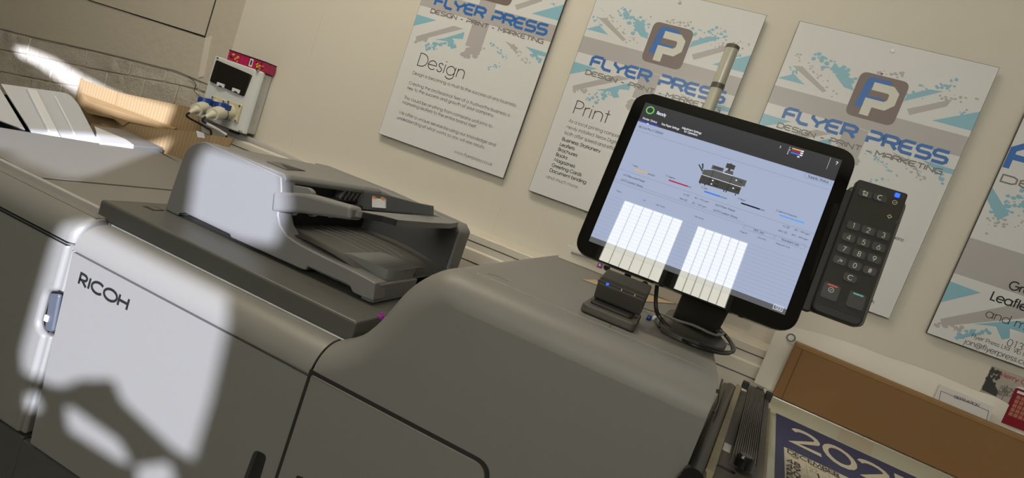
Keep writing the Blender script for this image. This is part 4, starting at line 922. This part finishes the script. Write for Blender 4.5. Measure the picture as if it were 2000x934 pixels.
cab('grey_cable', [(1256, 601, 'z', zc), (1290, 612, 'z', zc+.014), (1320, 625, 'z', zc+.026), (1355, 636, 'z', zc+.026), (1385, 650, 'z', zc+.022), (1400, 655, 'z', zc+.018), (1414, 652, 'z', zc+.014)], .0026, 'cable_grey', 'thin grey cable from the card reader across the foot of the stand')
# purple clip at the end of the flatbed
c = at(745, 618, z=ZB+.006); s = S()
s.box(c.x-.006, c.x+.008, c.y-.006, c.y+.006, ZB+.001, ZB+.008); s.box(c.x-.004, c.x+.002, c.y-.003, c.y+.003, ZB+.007, ZB+.014); s.box(c.x+.003, c.x+.007, c.y-.008, c.y-.003, ZB+.004, ZB+.012)
tag(s.build('plastic_clip', M['purple'], bevel=.001), 'small purple plastic clip where the flatbed meets the raised housing', 'clip')

# ------------------------------------------------------------------ power board on the wall
yb0 = D-.09
dbx = thing('distribution_board', 'pale grey power distribution board with smoked window, at the corner of the block wall', 'fuse box', (-2.07, WY, 1.31))
bl, br = at(411, 240, y=yb0), at(473, 262, y=yb0); tr_ = at(507, 138, y=yb0); tl_ = at(420, 108, y=yb0)
X0, X1, Z0, Z1 = -2.212, -1.938, 1.168, 1.455
s = S(); s.box(X0+.006, X1-.026, yb0+.03, WY-.001, Z0+.004, Z1-.004)
s.build('case', M['dbox'], dbx, bevel=.006)
xb = at(490, 145, y=yb0).x
s = S(); s.prism([(X0, yb0+.03), (X0+.012, yb0), (xb, yb0-.004), (X1-.008, yb0+.018), (X1, yb0+.034)], XY, Z0, Z1); s.build('lid', M['dbox'], dbx, bevel=.005)
w4 = pxz([(410, 159), (423, 117), (491, 146), (476, 189)], yb0-.006)
s = S(); s.prism(rnd(w4, .008), XZ, yb0-.010, yb0+.004); wd = s.build('window', M['smoke'], dbx, bevel=.003)
for px_ in ((423, 164), (453, 175)):
    c = at(px_[0]+8, px_[1]+2, y=yb0-.011); s = S(); s.prism(rnd(rect(c.x-.022, c.x+.022, c.z-.008, c.z+.008), .003), XZ, yb0-.0125, yb0-.009); s.box(c.x-.008, c.x+.010, yb0-.0128, yb0-.0120, c.z-.0085, c.z-.003, 1); s.build('window_clip', [M['white'], M['deep']], wd)
for (u, v, r_) in ((514, 155, .013), (500, 210, .017), (492, 239, .017)):
    c = at(u, v, x=X1-.026); s = S()
    for rr_ in (r_, r_*.66):
        ring = [Vector((X1-.0255, c.y+rr_*math.cos(2*pi*k/24), c.z+rr_*math.sin(2*pi*k/24))) for k in range(25)]; s.tube(ring, .0009, 5, caps=False)
    s.build('knockout', M['dbox'], dbx)
for (u, v) in ((427, 114), (503, 137), (469, 257)):
    c = at(u, v, y=yb0+.004); s = S(); s.tube([(c.x, yb0-.002, c.z), (c.x, yb0+.012, c.z)], .005, 10); s.build('screw', M['metal'], dbx)
s = S(); c = at(453, 259, y=yb0+.03); s.box(c.x-.014, c.x+.014, yb0+.025, yb0+.06, Z0-.014, Z0+.006); s.build('cable_gland', M['dark'], dbx)
sock = []
for k, (u, v) in enumerate(((424, 210), (455, 219))):
    c = at(u, v, y=yb0-.004); y_ = yb0-.004
    s = S(); s.prism(rnd(rect(c.x-.040, c.x+.040, c.z-.040, c.z+.044), .006), XZ, y_-.006, y_+.008)
    s.tube([(c.x-.004, y_, c.z), (c.x-.012, y_-.028, c.z-.008)], [.033, .030], 20)
    so_ = s.build('socket', M['socket'], dbx, bevel=.002)
    for dx_, dz_ in ((-.033, .036), (.033, .036), (.033, -.032)):
        s = S(); s.tube([(c.x+dx_, y_-.009, c.z+dz_), (c.x+dx_, y_-.004, c.z+dz_)], .005, 8); s.build('socket_screw', M['metal'], so_)
    fl = [at(*q, y=y_-.045) for q in ((u-22, v-14), (u-2, v-5))]
    f_ = at(u-22, v-13, y=y_-.05)
    s = S(); e_ = [Vector((f_.x+.03*math.cos(2*pi*j/20), 0, 0)) for j in range(20)]
    s.tube([(f_.x-.003, y_-.052, f_.z+.012), (f_.x, y_-.05, f_.z-.010)], [.029, .032], 18); s.box(f_.x+.02, f_.x+.036, y_-.06, y_-.03, f_.z-.012, f_.z+.012); lidp = s.build('socket_flap', M['blue'], so_, bevel=.002)
    s = S(); s.tube([(c.x-.012, y_-.028, c.z-.008), (c.x-.016, y_-.037, c.z-.011)], [.034, .034], 20); s.build('socket_ring', M['blue'], so_)
    # the plug pushed into it
    a = Vector((c.x-.016, y_-.038, c.z-.012)); b_ = at(u-43, v+5, y=y_-.13); e_ = at(u-54, v+10, y=y_-.165)
    d_ = (b_-a)
    pl_t = thing('power_plug', ['cream industrial plug in the left socket of the power board', 'cream industrial plug in the right socket of the power board'][k], 'plug', a)
    s = S(); s.tube([a, a+d_*.12, a+d_*.8, a+d_*.82], [.030, .031, .024, .020], 20); s.build('body', M['plug'], pl_t)
    s = S(); s.tube([a+d_*.80, a+d_*.9], [.027, .026], 18); s.build('collar', M['plug'], pl_t)
    s = S(); s.tube([a+d_*.88, b_, e_], [.019, .013, .007], 14); s.build('cable_boot', M['plug'], pl_t)
    s = S()
    for j in range(6): q = a+d_*(.28+.07*j); s.box(q.x-.002, q.x+.002, q.y-.029, q.y-.018, q.z-.012, q.z+.010)
    s.build('grip_ribs', M['plug'], pl_t)
    cp = [e_, e_+Vector((-.004, .0, -.02)), Vector((e_.x+.004, 1.955, e_.z-.045)), Vector((e_.x+.015, 1.985, e_.z-.08)), Vector((e_.x+.02, 1.99, e_.z-.3))]
    s = S(); s.tube(smoothpath(cp, 5), .0045, 10); cb = s.build('cable', M['cable_black'], pl_t)
    if k == 1:
        sp_ = smoothpath(cp, 5); s = S(); s.tube(sp_[6:14], .0065, 10); s.build('cable_sleeve', M['white'], cb)
# carton lying on top of the board
ct = thing('carton', 'pink and black carton lying on top of the power board', 'box', (-2.06, 2.09, Z1))
cx0, cx1 = at(444, 113, y=2.06).x, at(520, 137, y=2.06).x-.016
s = S(); s.box(cx0, cx1, 2.06, 2.13, Z1+.0005, Z1+.044); s.build('body', M['pink'], ct, bevel=.001)
s = S(); s.box(cx0-.001, cx1+.001, 2.058, 2.131, Z1+.044, Z1+.048); s.build('black_top', M['dark'], ct)
s = S(); dx_ = (cx1-cx0)
for u0, u1 in ((.05, .3), (.78, .97)):
    for _ in range(16):
        u = random.uniform(u0, u1); v = random.uniform(.008, .036); disc(s, cx0+dx_*u, Z1+v, random.uniform(.003, .007), random.uniform(.002, .005), XZ, 2.0596-random.uniform(0, .0008), random.choice((0, 0, 1)))
s.build('printed_art', [M['yellow'], M['dark']], ct, smooth=0)
s = S(); s.box(cx0+dx_*.60, cx0+dx_*.69, 2.0594, 2.06, Z1+.006, Z1+.04)
for k in range(6): s.box(cx0+dx_*(.625+.008*k), cx0+dx_*(.625+.008*k)+.0012, 2.059, 2.0594, Z1+.012, Z1+.034, 1)
s.build('barcode_patch', [M['white'], M['ink']], ct, smooth=0)
s = S(); s.box(cx0+dx_*.34, cx0+dx_*.345, 2.0594, 2.06, Z1+.002, Z1+.042); s.box(cx0+dx_*.575, cx0+dx_*.58, 2.0594, 2.06, Z1+.002, Z1+.042); s.build('carton_seam', M['dark'], ct, smooth=0)

# ------------------------------------------------------------------ cardboard between the finisher and the block wall
m = bpy.data.materials.new('corrugated_board'); m.use_nodes = True; nt = m.node_tree; b = nt.nodes['Principled BSDF']; b.inputs['Roughness'].default_value = .85
tc = nt.nodes.new('ShaderNodeTexCoord'); wv = nt.nodes.new('ShaderNodeTexWave'); wv.inputs['Scale'].default_value = 16; wv.inputs['Distortion'].default_value = 2.5; wv.inputs['Detail Scale'].default_value = .4
mx = nt.nodes.new('ShaderNodeMix'); mx.data_type = 'RGBA'; mx.inputs[6].default_value = (.29, .198, .105, 1); mx.inputs[7].default_value = (.34, .24, .13, 1)
bp = nt.nodes.new('ShaderNodeBump'); bp.inputs['Strength'].default_value = .2; bp.inputs['Distance'].default_value = .002
nt.links.new(tc.outputs['Object'], wv.inputs['Vector']); nt.links.new(wv.outputs['Fac'], mx.inputs[0]); nt.links.new(mx.outputs[2], b.inputs['Base Color']); nt.links.new(wv.outputs['Fac'], bp.inputs['Height']); nt.links.new(bp.outputs['Normal'], b.inputs['Normal'])
M['corr'] = m
ysh = 2.04
p = pxz([(157, 152), (163, 156), (232, 180), (233, 181), (385, 212), (390, 262)], ysh)
s = S(); s.prism([(p[0][0], 0), (p[5][0], 0), p[5], p[4], p[3], p[2], p[1], p[0]], XZ, ysh, ysh+.006)
sh = s.build('corrugated_sheet', M['corr'], smooth=0); tag(sh, 'torn corrugated cardboard sheet leaning on the block wall, tallest of the cardboard', 'cardboard')
c = p[2]; s = S(); s.prism([(c[0]-.001, c[1]-.12), (c[0]+.001, c[1]-.12), (c[0]+.001, c[1]), (c[0]-.001, c[1])], XZ, ysh-.0006, ysh)
s.build('fold_line', M['box'], sh, smooth=0)
ytr = 1.97
fr_ = [at(*q, y=ytr) for q in ((165, 212), (174, 199), (342, 252), (300, 250), (171, 222))]
bk_ = [at(*q, y=ytr+.055) for q in ((147, 190), (156, 179), (345, 250))]
s = S()
A_, B_, C_, D_ = at(171, 222, y=ytr), at(174, 199, y=ytr), at(342, 252, y=ytr), at(330, 256, y=ytr)
E_, F_, G_ = at(149, 200, y=ytr+.06), at(156, 180, y=ytr+.06), at(346, 250, y=ytr+.06)
H_ = Vector((G_.x, G_.y, D_.z))
s.add([A_, B_, C_, D_, E_, F_, G_, H_], [(0, 1, 2, 3), (0, 4, 5, 1), (1, 5, 6, 2), (3, 2, 6, 7), (0, 3, 7, 4), (4, 7, 6, 5)])
o = s.build('folded_carton', M['card'], bevel=.002); tag(o, 'long folded brown carton lying wedged along the corrugated sheet', 'cardboard')
yfl = 1.90
p = pxz([(236, 238), (262, 242), (300, 250), (372, 256), (385, 258), (398, 263), (430, 266), (456, 271), (452, 278), (448, 284)], yfl)
carton = thing('open_carton', 'open brown cardboard carton with a taped front flap, behind the document feeder', 'cardboard', ((p[0][0]+p[-1][0])/2, yfl+.03, 0))
pfront = [(p[0][0]-.02, 0), (p[-1][0]-.02, 0)] + p[::-1]
s = S(); s.prism(pfront, XZ, yfl, yfl+.004); s.build('front_panel', M['corr'], carton, smooth=0)
s = S(); xa = at(180, 228, y=yfl).x
zl0 = at(190, 246, y=yfl).z
s.prism([(xa, 0), (p[0][0], 0), (p[0][0], p[0][1]-.03), (xa, zl0)], XZ, yfl, yfl+.004); s.box(xa, xa+.004, yfl, yfl+.055, 0, zl0); s.box(xa, p[-1][0]-.02, yfl+.052, yfl+.056, 0, zl0+.01); s.build('back_panel', M['card'], carton, smooth=0)
tp_ = pxz([(383, 255), (398, 260), (400, 270), (386, 268)], yfl-.0008); s = S(); s.prism(tp_, XZ, yfl-.0008, yfl); s.build('tape', M['white'], carton, smooth=0)
s = S(); q = [at(*q_, y=yfl-.004) for q_ in ((212, 224), (236, 232), (252, 238), (240, 246), (226, 236))]; s.prism([(a.x, a.z) for a in q], XZ, yfl-.004, yfl-.001); s.build('torn_flap', M['card'], carton, smooth=0)

# ------------------------------------------------------------------ glass-topped side table with trimmer, calendar and flat box
ZG2 = 1.03
T0 = at(1511, 774, z=ZG2)
q = at(1832, 918, z=ZG2)-T0; UX = q.normalized(); VX = Vector((-UX.y, UX.x, 0))
TFn = lambda u, v, h: T0 + UX*u + VX*v + Vector((0, 0, h))       # along the back edge, away from the camera, up
def tloc(px, py, h=0): p = at(px, py, z=ZG2+h)-T0; return (p.dot(UX), p.dot(VX))
tb = thing('glass_table', 'glass-topped side table to the right of the printer', 'table', TFn(.4, -.4, -ZG2))
xl_ = -.245
def wl(x_, y_): p_ = Vector((x_, y_, 0))-T0; return (p_.dot(UX), p_.dot(VX))
k_ = wl(.128, .88); k2_ = wl(.128, 1.5)
s = S(); s.prism([k_, (1.05, k_[1]), (1.05, .14), (-.03, .14), (-.03, -.24), (wl(.128, 1.52)[0], -.33)], TFn, -.008, 0); s.build('glass_top', M['glass'], tb, bevel=.001)
s = S(); s.prism([(k_[0]+.006, k_[1]+.01), (1.04, k_[1]+.01), (1.04, .13), (-.02, .13), (-.02, -.26), (wl(.128, 1.52)[0]+.006, -.34)], TFn, -.06, -.009); s.build('frame', M['pipe'], tb)
for (u, v) in ((k_[0]+.05, k_[1]+.05), (1.0, k_[1]+.05), (.0, .11), (1.0, .11)):
    s = S(); s.prism(rect(u-.02, u+.02, v-.02, v+.02), TFn, -ZG2, -.06); s.build('leg', M['pipe'], tb)
s = S(); s.prism(rect(-.0, 1.0, -.012, -.009), TFn, 0, .0008); s.prism(rect(-.0, 1.0, -.004, -.001), TFn, 0, .0008); s.build('edge_trim', M['metal'], tb, smooth=0)
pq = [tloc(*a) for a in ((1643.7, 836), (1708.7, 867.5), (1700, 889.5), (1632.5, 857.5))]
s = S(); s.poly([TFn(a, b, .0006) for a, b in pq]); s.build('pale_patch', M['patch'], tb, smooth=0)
# calendar
cal = thing('wall_calendar', 'navy calendar lying flat on the glass table', 'calendar', TFn(.3, -.3, 0))
c0 = tloc(1520, 810); c1 = tloc(1810, 934); cu0 = c0[0]; cv0 = c0[1]
s = S(); s.prism(rect(cu0-.006, .80, -.80, cv0), TFn, .0008, .0016); s.build('backing', M['navy'], cal, smooth=0)
w0 = tloc(1527, 873); w1 = tloc(1645, 930)
s = S(); s.prism(rect(w0[0]+.004, .76, -.78, w0[1]), TFn, .0016, .0022); pg = s.build('page', M['cream'], cal, smooth=0)
# year numerals
F2 = lambda u, v, h: TFn(u, v, .0018+h*.0002)
a0 = tloc(1544, 863); a1 = tloc(1677, 924); hN = tloc(1562, 843)[1]-tloc(1548, 865)[1]
AK = 2.1      # tall numerals
def ctext(s, tx_, u, v, hgt_, h0, wt, width=None, mi=0):
    text(s, tx_, u, 0, hgt_/AK, lambda a, b, h: TFn(a, v+b*AK, h0+h*.0002), 0, mi, wt=wt, width=width)
s = S(); ctext(s, '2025', a0[0], a0[1], hN, .0018, .19, (a1[0]-a0[0])*2.05); s.build('numerals', M['cream'], cal, smooth=0)
d0 = tloc(1537, 886); d1 = tloc(1638, 928); hD = .026
s = S(); ctext(s, 'DECEMBER', d0[0], d0[1], hD, .0026, .20, d1[0]-d0[0])
for k, tx_ in enumerate(('48', '49', '50', '51', '52')):
    g_ = tloc(1535-.6*k, 902+9.6*k); ctext(s, tx_, g_[0], g_[1]-.004, .025, .0026, .22, .029)
wq = tloc(1543, 893); ctext(s, 'Week', wq[0], wq[1], .010, .0026, .15); wq = tloc(1582, 911); ctext(s, 'Monday', wq[0], wq[1], .013, .0026, .15); wq = tloc(1624, 930); ctext(s, 'Tuesday', wq[0], wq[1], .013, .0026, .15)
wq = tloc(1594, 936); ctext(s, '1', wq[0], wq[1], .03, .0026, .2); s.build('lettering', M['ink'], pg, smooth=0)
s = S(); wq = tloc(1580, 921); ctext(s, '27', wq[0], wq[1], .026, .0026, .18)
for (a_, b_) in (((1572, 901), (1571, 934)), ((1615, 920), (1613, 945))):
    p_, q_ = tloc(*a_), tloc(*b_); s.poly([TFn(p_[0], p_[1], .0026), TFn(p_[0]+.001, p_[1], .0026), TFn(p_[0]+.001, p_[1]-.5, .0026), TFn(p_[0], p_[1]-.5, .0026)])
s.build('grid_lines', M['palegrey'], pg, smooth=0)
# trimmer
trm = thing('paper_trimmer', 'black ridged paper trimmer lying along the side of the printer', 'paper trimmer', TFn(-.15, -.4, 0))
hT = .05
def tp2(px, py, h=hT): return tloc(px, py, h)
L0, L1 = tp2(1426, 744), tp2(1338, 907)
tu = (tp2(1432, 746)[0]+tp2(1360, 903)[0])/2; vfar = L0[1]; vnear = -1.05
w0_ = tp2(1410, 766)[0]; w1_ = tp2(1438, 749)[0]
rt = .017; tu = -.1215; vt = -.335; vfar = -.262
s = S(); s.tube([TFn(tu, v_, .036) for v_ in (vnear, vt-.03, vt-.012, vt)], [rt, rt, rt*.93, rt*.55], 20); s.build('tube', M['gloss_black'], trm)
pu0, pu1 = tu-.01, -.022
s = S(); s.prism(rect(tu-.02, pu1, vnear+.03, vfar-.004), TFn, .001, .03); s.build('bed', M['gloss_black'], trm, bevel=.003)
bu = tp2(1444, 748)[0]
s = S(); s.prism(rect(-.110, -.097, vnear+.03, vt+.02), TFn, .028, .05); s.build('rail_strip', M['brass'], trm, bevel=.001)
ru0, ru1 = tp2(1462, 752)[0], tp2(1492, 760)[0]
ru0b, ru1b = tp2(1431, 893)[0], tp2(1476, 910)[0]
r0, r1 = -.079, -.040; rv0, rv1 = tp2(1450, 900)[1], vfar-.004
zz = []; nR = 11
for k in range(nR): a = r0+(r1-r0)*k/nR; wq = (r1-r0)/nR; zz += [(a, .054), (a+wq*.55, .054), (a+wq*.6, .050), (a+wq*.95, .050)]
s = S(); s.prism([(r0, .028)]+zz+[(r1, .054), (r1, .028)], lambda u, v, h: TFn(u, h, v), rv0, rv1); s.build('ridged_bar', M['ridge'], trm, smooth=0)
s = S(); s.prism(rect(-.097, pu1-.001, vnear+.03, vfar-.002), TFn, .03, .036); s.build('clamp_plate', M['ridge'], trm, bevel=.001)
s = S(); s.prism(rect(pu1, pu1+.009, vnear+.03, vfar-.02), TFn, .001, .02); s.build('edge_strip', M['brass'], trm)
for (a, b_) in (((1449, 756), (1457, 766)), ((1416, 868), (1428, 884))):
    p_, q_ = tloc(*a, .036), tloc(*b_, .036); cu, cv = (p_[0]+q_[0])/2, (p_[1]+q_[1])/2
    cu = -.088
    s = S(); s.prism(rect(cu-.007, cu+.006, cv-.022, cv+.022), TFn, .036, .0372); s.build('sticker', M['label'], trm, smooth=0)
for (u_, mn) in ((-.089, 'dark'), ((r0+r1)/2+.006, 'gloss_black'), (pu1-.006, 'dark')):
    s = S(); s.prism(rect(u_-.009, u_+.009, vfar-.012, vfar+.012), TFn, .03, .056); s.build('bracket', M[mn], trm, bevel=.003)
s = S(); kv = rv0-.004; s.tube([TFn((r0+r1)/2, kv-.012, .045), TFn((r0+r1)/2, kv-.012, .062), TFn((r0+r1)/2, kv-.012, .066)], [.014, .014, .010], 18); s.build('knob', M['gloss_black'], trm)
s = S(); eh = [at(*q_, z=ZG2+.025) for q_ in ((1338, 945), (1350, 924), (1372, 914), (1398, 920), (1430, 938))]
s.tube(smoothpath([p_ for p_ in eh], 5), .013, 12); s.build('end_handle', M['gloss_black'], trm)
s = S(); wq = [at(*q_, z=ZG2+.06) for q_ in ((1411, 742), (1406, 762), (1402, 790), (1394, 806))]; s.tube(smoothpath(wq, 5), .0025, 6); s.build('wire', M['cable_black'], trm)
# flat brown box standing at the back of the table
BP = (T0, VX)
def bloc(px, py, d=0): p_ = at(px, py, pl=(T0+VX*d, VX))-T0; return (p_.dot(UX), p_.z)
BF = lambda u, v, h: T0 + UX*u + VX*h + Vector((0, 0, v))
b1, b2 = bloc(1530, 660), bloc(2000, 856); bl_ = bloc(1511, 774)
bxr = thing('flat_box', 'long brown cardboard box standing on its edge at the back of the glass table', 'box', BF(.4, 0, .03))
zt_ = (b1[1]+b2[1])/2
s = S(); s.prism([(-.004, .001), (.95, .001), (.95, b2[1]+(b2[1]-b1[1])*.7), (.0, b1[1])], BF, 0.0, .045); s.build('body', M['box'], bxr, bevel=.003)
s = S(); s.prism([(.0, b1[1]-.012), (.95, b2[1]+(b2[1]-b1[1])*.7-.012), (.95, b2[1]+(b2[1]-b1[1])*.7+.002), (.0, b1[1]+.002)], BF, -.0012, .047); s.build('rim', M['boxedge'], bxr, bevel=.003)
s = S(); s.prism(rect(.022, .0235, .002, b1[1]-.012), BF, -.0006, .001); s.build('crease', M['dark'], bxr, smooth=0)
# white parcel behind it
pd = .075
pp = [bloc(*q_, pd) for q_ in ((1517, 641), (1544, 637), (1605, 652), (1665, 671), (1732, 697), (1780, 712), (1832, 731), (1900, 761), (1950, 777), (1966, 789), (1957, 821))]
par = thing('parcel', 'white wrapped parcel with a destination label, standing behind the brown box', 'parcel', BF(.45, 0, pd+.02))
umax = max(a for a, b in pp); umin = min(a for a, b in pp)
def topz(u):
    for (a, b_), (c, d_) in zip(pp[:-1], pp[1:-1]):
        if a <= u <= c: return b_+(d_-b_)*(u-a)/(c-a)
    return pp[0][1] if u <= pp[0][0] else pp[-2][1]
s = S(); rows = []
for j in range(9):
    row = []
    for i in range(33):
        u = umin+(umax-umin)*i/32; z_ = .001+(topz(u)-.001)*j/8; e_ = min(1, (8-j)/2, i/1.5, (32-i)/1.5)
        row.append(BF(u, z_, pd-.012*e_-.006*noise.noise(Vector((u*9, z_*9, 0)))*e_))
    rows.append(row)
s.grid(rows)
rows2 = [[BF(umin+(umax-umin)*i/32, .001+(topz(umin+(umax-umin)*i/32)-.001)*j/8, pd+.04 if 0 < i < 32 and j < 8 else pd+.004) for i in range(33)] for j in range(9)]
s.grid([r_[::-1] for r_ in rows2]); s.build('wrapping', M['paper'], par, weld=True, smooth=50)
lp_ = [bloc(*q_, pd-.02) for q_ in ((1836, 751), (1941, 795), (1925, 835), (1818, 790))]
s = S(); s.prism(lp_, BF, pd-.021, pd-.0205); lb_ = s.build('label', M['label'], par, smooth=0)
o1, o2, o3, o4 = [Vector(bloc(*q_, pd-.0214)) for q_ in ((1838, 764), (1931, 803), (1926, 826), (1833, 785))]
s = S()
for q_ in stroke([o1, o2, o3, o4], .0012, True): s.poly([BF(a.x, a.y, pd-.0214) for a in q_])
dst = Vector(bloc(1863, 777, pd-.0218)); dse = Vector(bloc(1909, 794, pd-.0218)); dd_ = (dse-dst); ang = math.atan2(dd_.y, dd_.x)
RF = lambda u, v, h: BF(dst.x+u*math.cos(ang)-v*math.sin(ang), dst.y+u*math.sin(ang)+v*math.cos(ang), h)
text(s, 'DESTINATION', 0, 0, .0072, RF, pd-.0218, wt=.17, width=dd_.length*1.06, jit=0); s.build('label_lettering', M['ink'], lb_, smooth=0)
rg = Vector(bloc(1545, 660, pd-.02)); s = S()
for q_ in stroke(_a(rg.x, rg.y, .0115, .0115, 0, 360)[:-1], .004, True): s.poly([BF(a.x, a.y, pd-.0205) for a in q_])
s.build('printed_ring', M['slate'], par, smooth=0)
# greeting card on the wall
yc = WY-.004
cl0, cl1 = at(1938, 715, y=yc), at(1917, 761, y=yc)
gc = thing('greeting_card', 'christmas card with a red telephone box in snow, stuck on the wall above the parcel', 'card', (cl0.x+.1, WY, cl0.z-.1))
CF = lambda u, v, h: Vector((cl0.x+u, yc-h*.0004, cl0.z-v))
s = S(); s.prism(rect(0, .21, -.155, 0), lambda u, v, h: Vector((cl0.x+u, h, cl0.z+v)), yc, WY-.0005); s.build('picture', M['cardsky'], gc, smooth=0)
def cp_(px, py): p_ = at(px, py, y=yc); return (p_.x-cl0.x, cl0.z-p_.z)
s = S(); dk = [cp_(*q_) for q_ in ((1938, 716), (1934, 735), (1942, 750), (1950, 766), (1945, 775), (1917, 761))]; dk = [(max(a, .0005), b) for a, b in dk]; s.poly([CF(a, b, 1) for a, b in dk])
for _ in range(40): u, v = random.uniform(.001, .028), random.uniform(.004, .075); disc(s, u, v, .004, .005, CF, 1+random.uniform(.1, .9), 0, 7, .4)
s.build('printed_tree', M['carddark'], gc, smooth=0)
s = S(); tc_ = cp_(1963, 767)
for _ in range(90): a = random.uniform(0, 2*pi); r_ = random.uniform(0, .020); disc(s, tc_[0]+r_*math.cos(a), tc_[1]-.004+r_*math.sin(a)*1.05, .0022, .0022, CF, 1+random.uniform(.1, .9), 0, 6, .4)
s.poly([CF(tc_[0]-.001, tc_[1], 1), CF(tc_[0]+.001, tc_[1], 1), CF(tc_[0]+.001, tc_[1]+.04, 1), CF(tc_[0]-.001, tc_[1]+.04, 1)]); s.build('printed_tree', M['cardtree'], gc, smooth=0)
s = S(); t0_ = Vector(cp_(1950, 733)); text(s, 'Merry Christmas', t0_.x, -t0_.y, .0135, lambda u, v, h: CF(u, -v, h), 2, wt=.13, width=.15); s.build('card_lettering', M['textred'], gc, smooth=0)
pb = Vector(cp_(1984, 756)); s = S(); s.poly([CF(a, b, 2.2) for a, b in ((pb.x, .155), (pb.x, pb.y+.006), (pb.x+.005, pb.y), (pb.x+.075, pb.y), (pb.x+.08, pb.y+.006), (pb.x+.08, .155))]); tel = s.build('telephone_box', M['cardred'], gc, smooth=0)
s = S(); s.poly([CF(a, b, 2.4) for a, b in ((pb.x+.008, pb.y+.008), (pb.x+.07, pb.y+.008), (pb.x+.07, pb.y+.016), (pb.x+.008, pb.y+.016))]); s.poly([CF(a, b, 2.4) for a, b in ((pb.x-.002, pb.y+.001), (pb.x+.01, pb.y-.006), (pb.x+.075, pb.y-.006), (pb.x+.08, pb.y+.001))])
s.build('snow', M['white'], tel, smooth=0)
s = S()
for i in range(4):
    for j in range(5): u, v = pb.x+.012+i*.013, pb.y+.022+j*.014; s.poly([CF(u, v, 2.4), CF(u+.0105, v, 2.4), CF(u+.0105, v+.0115, 2.4), CF(u, v+.0115, 2.4)])
s.build('box_panes', M['cardpane'], tel, smooth=0)
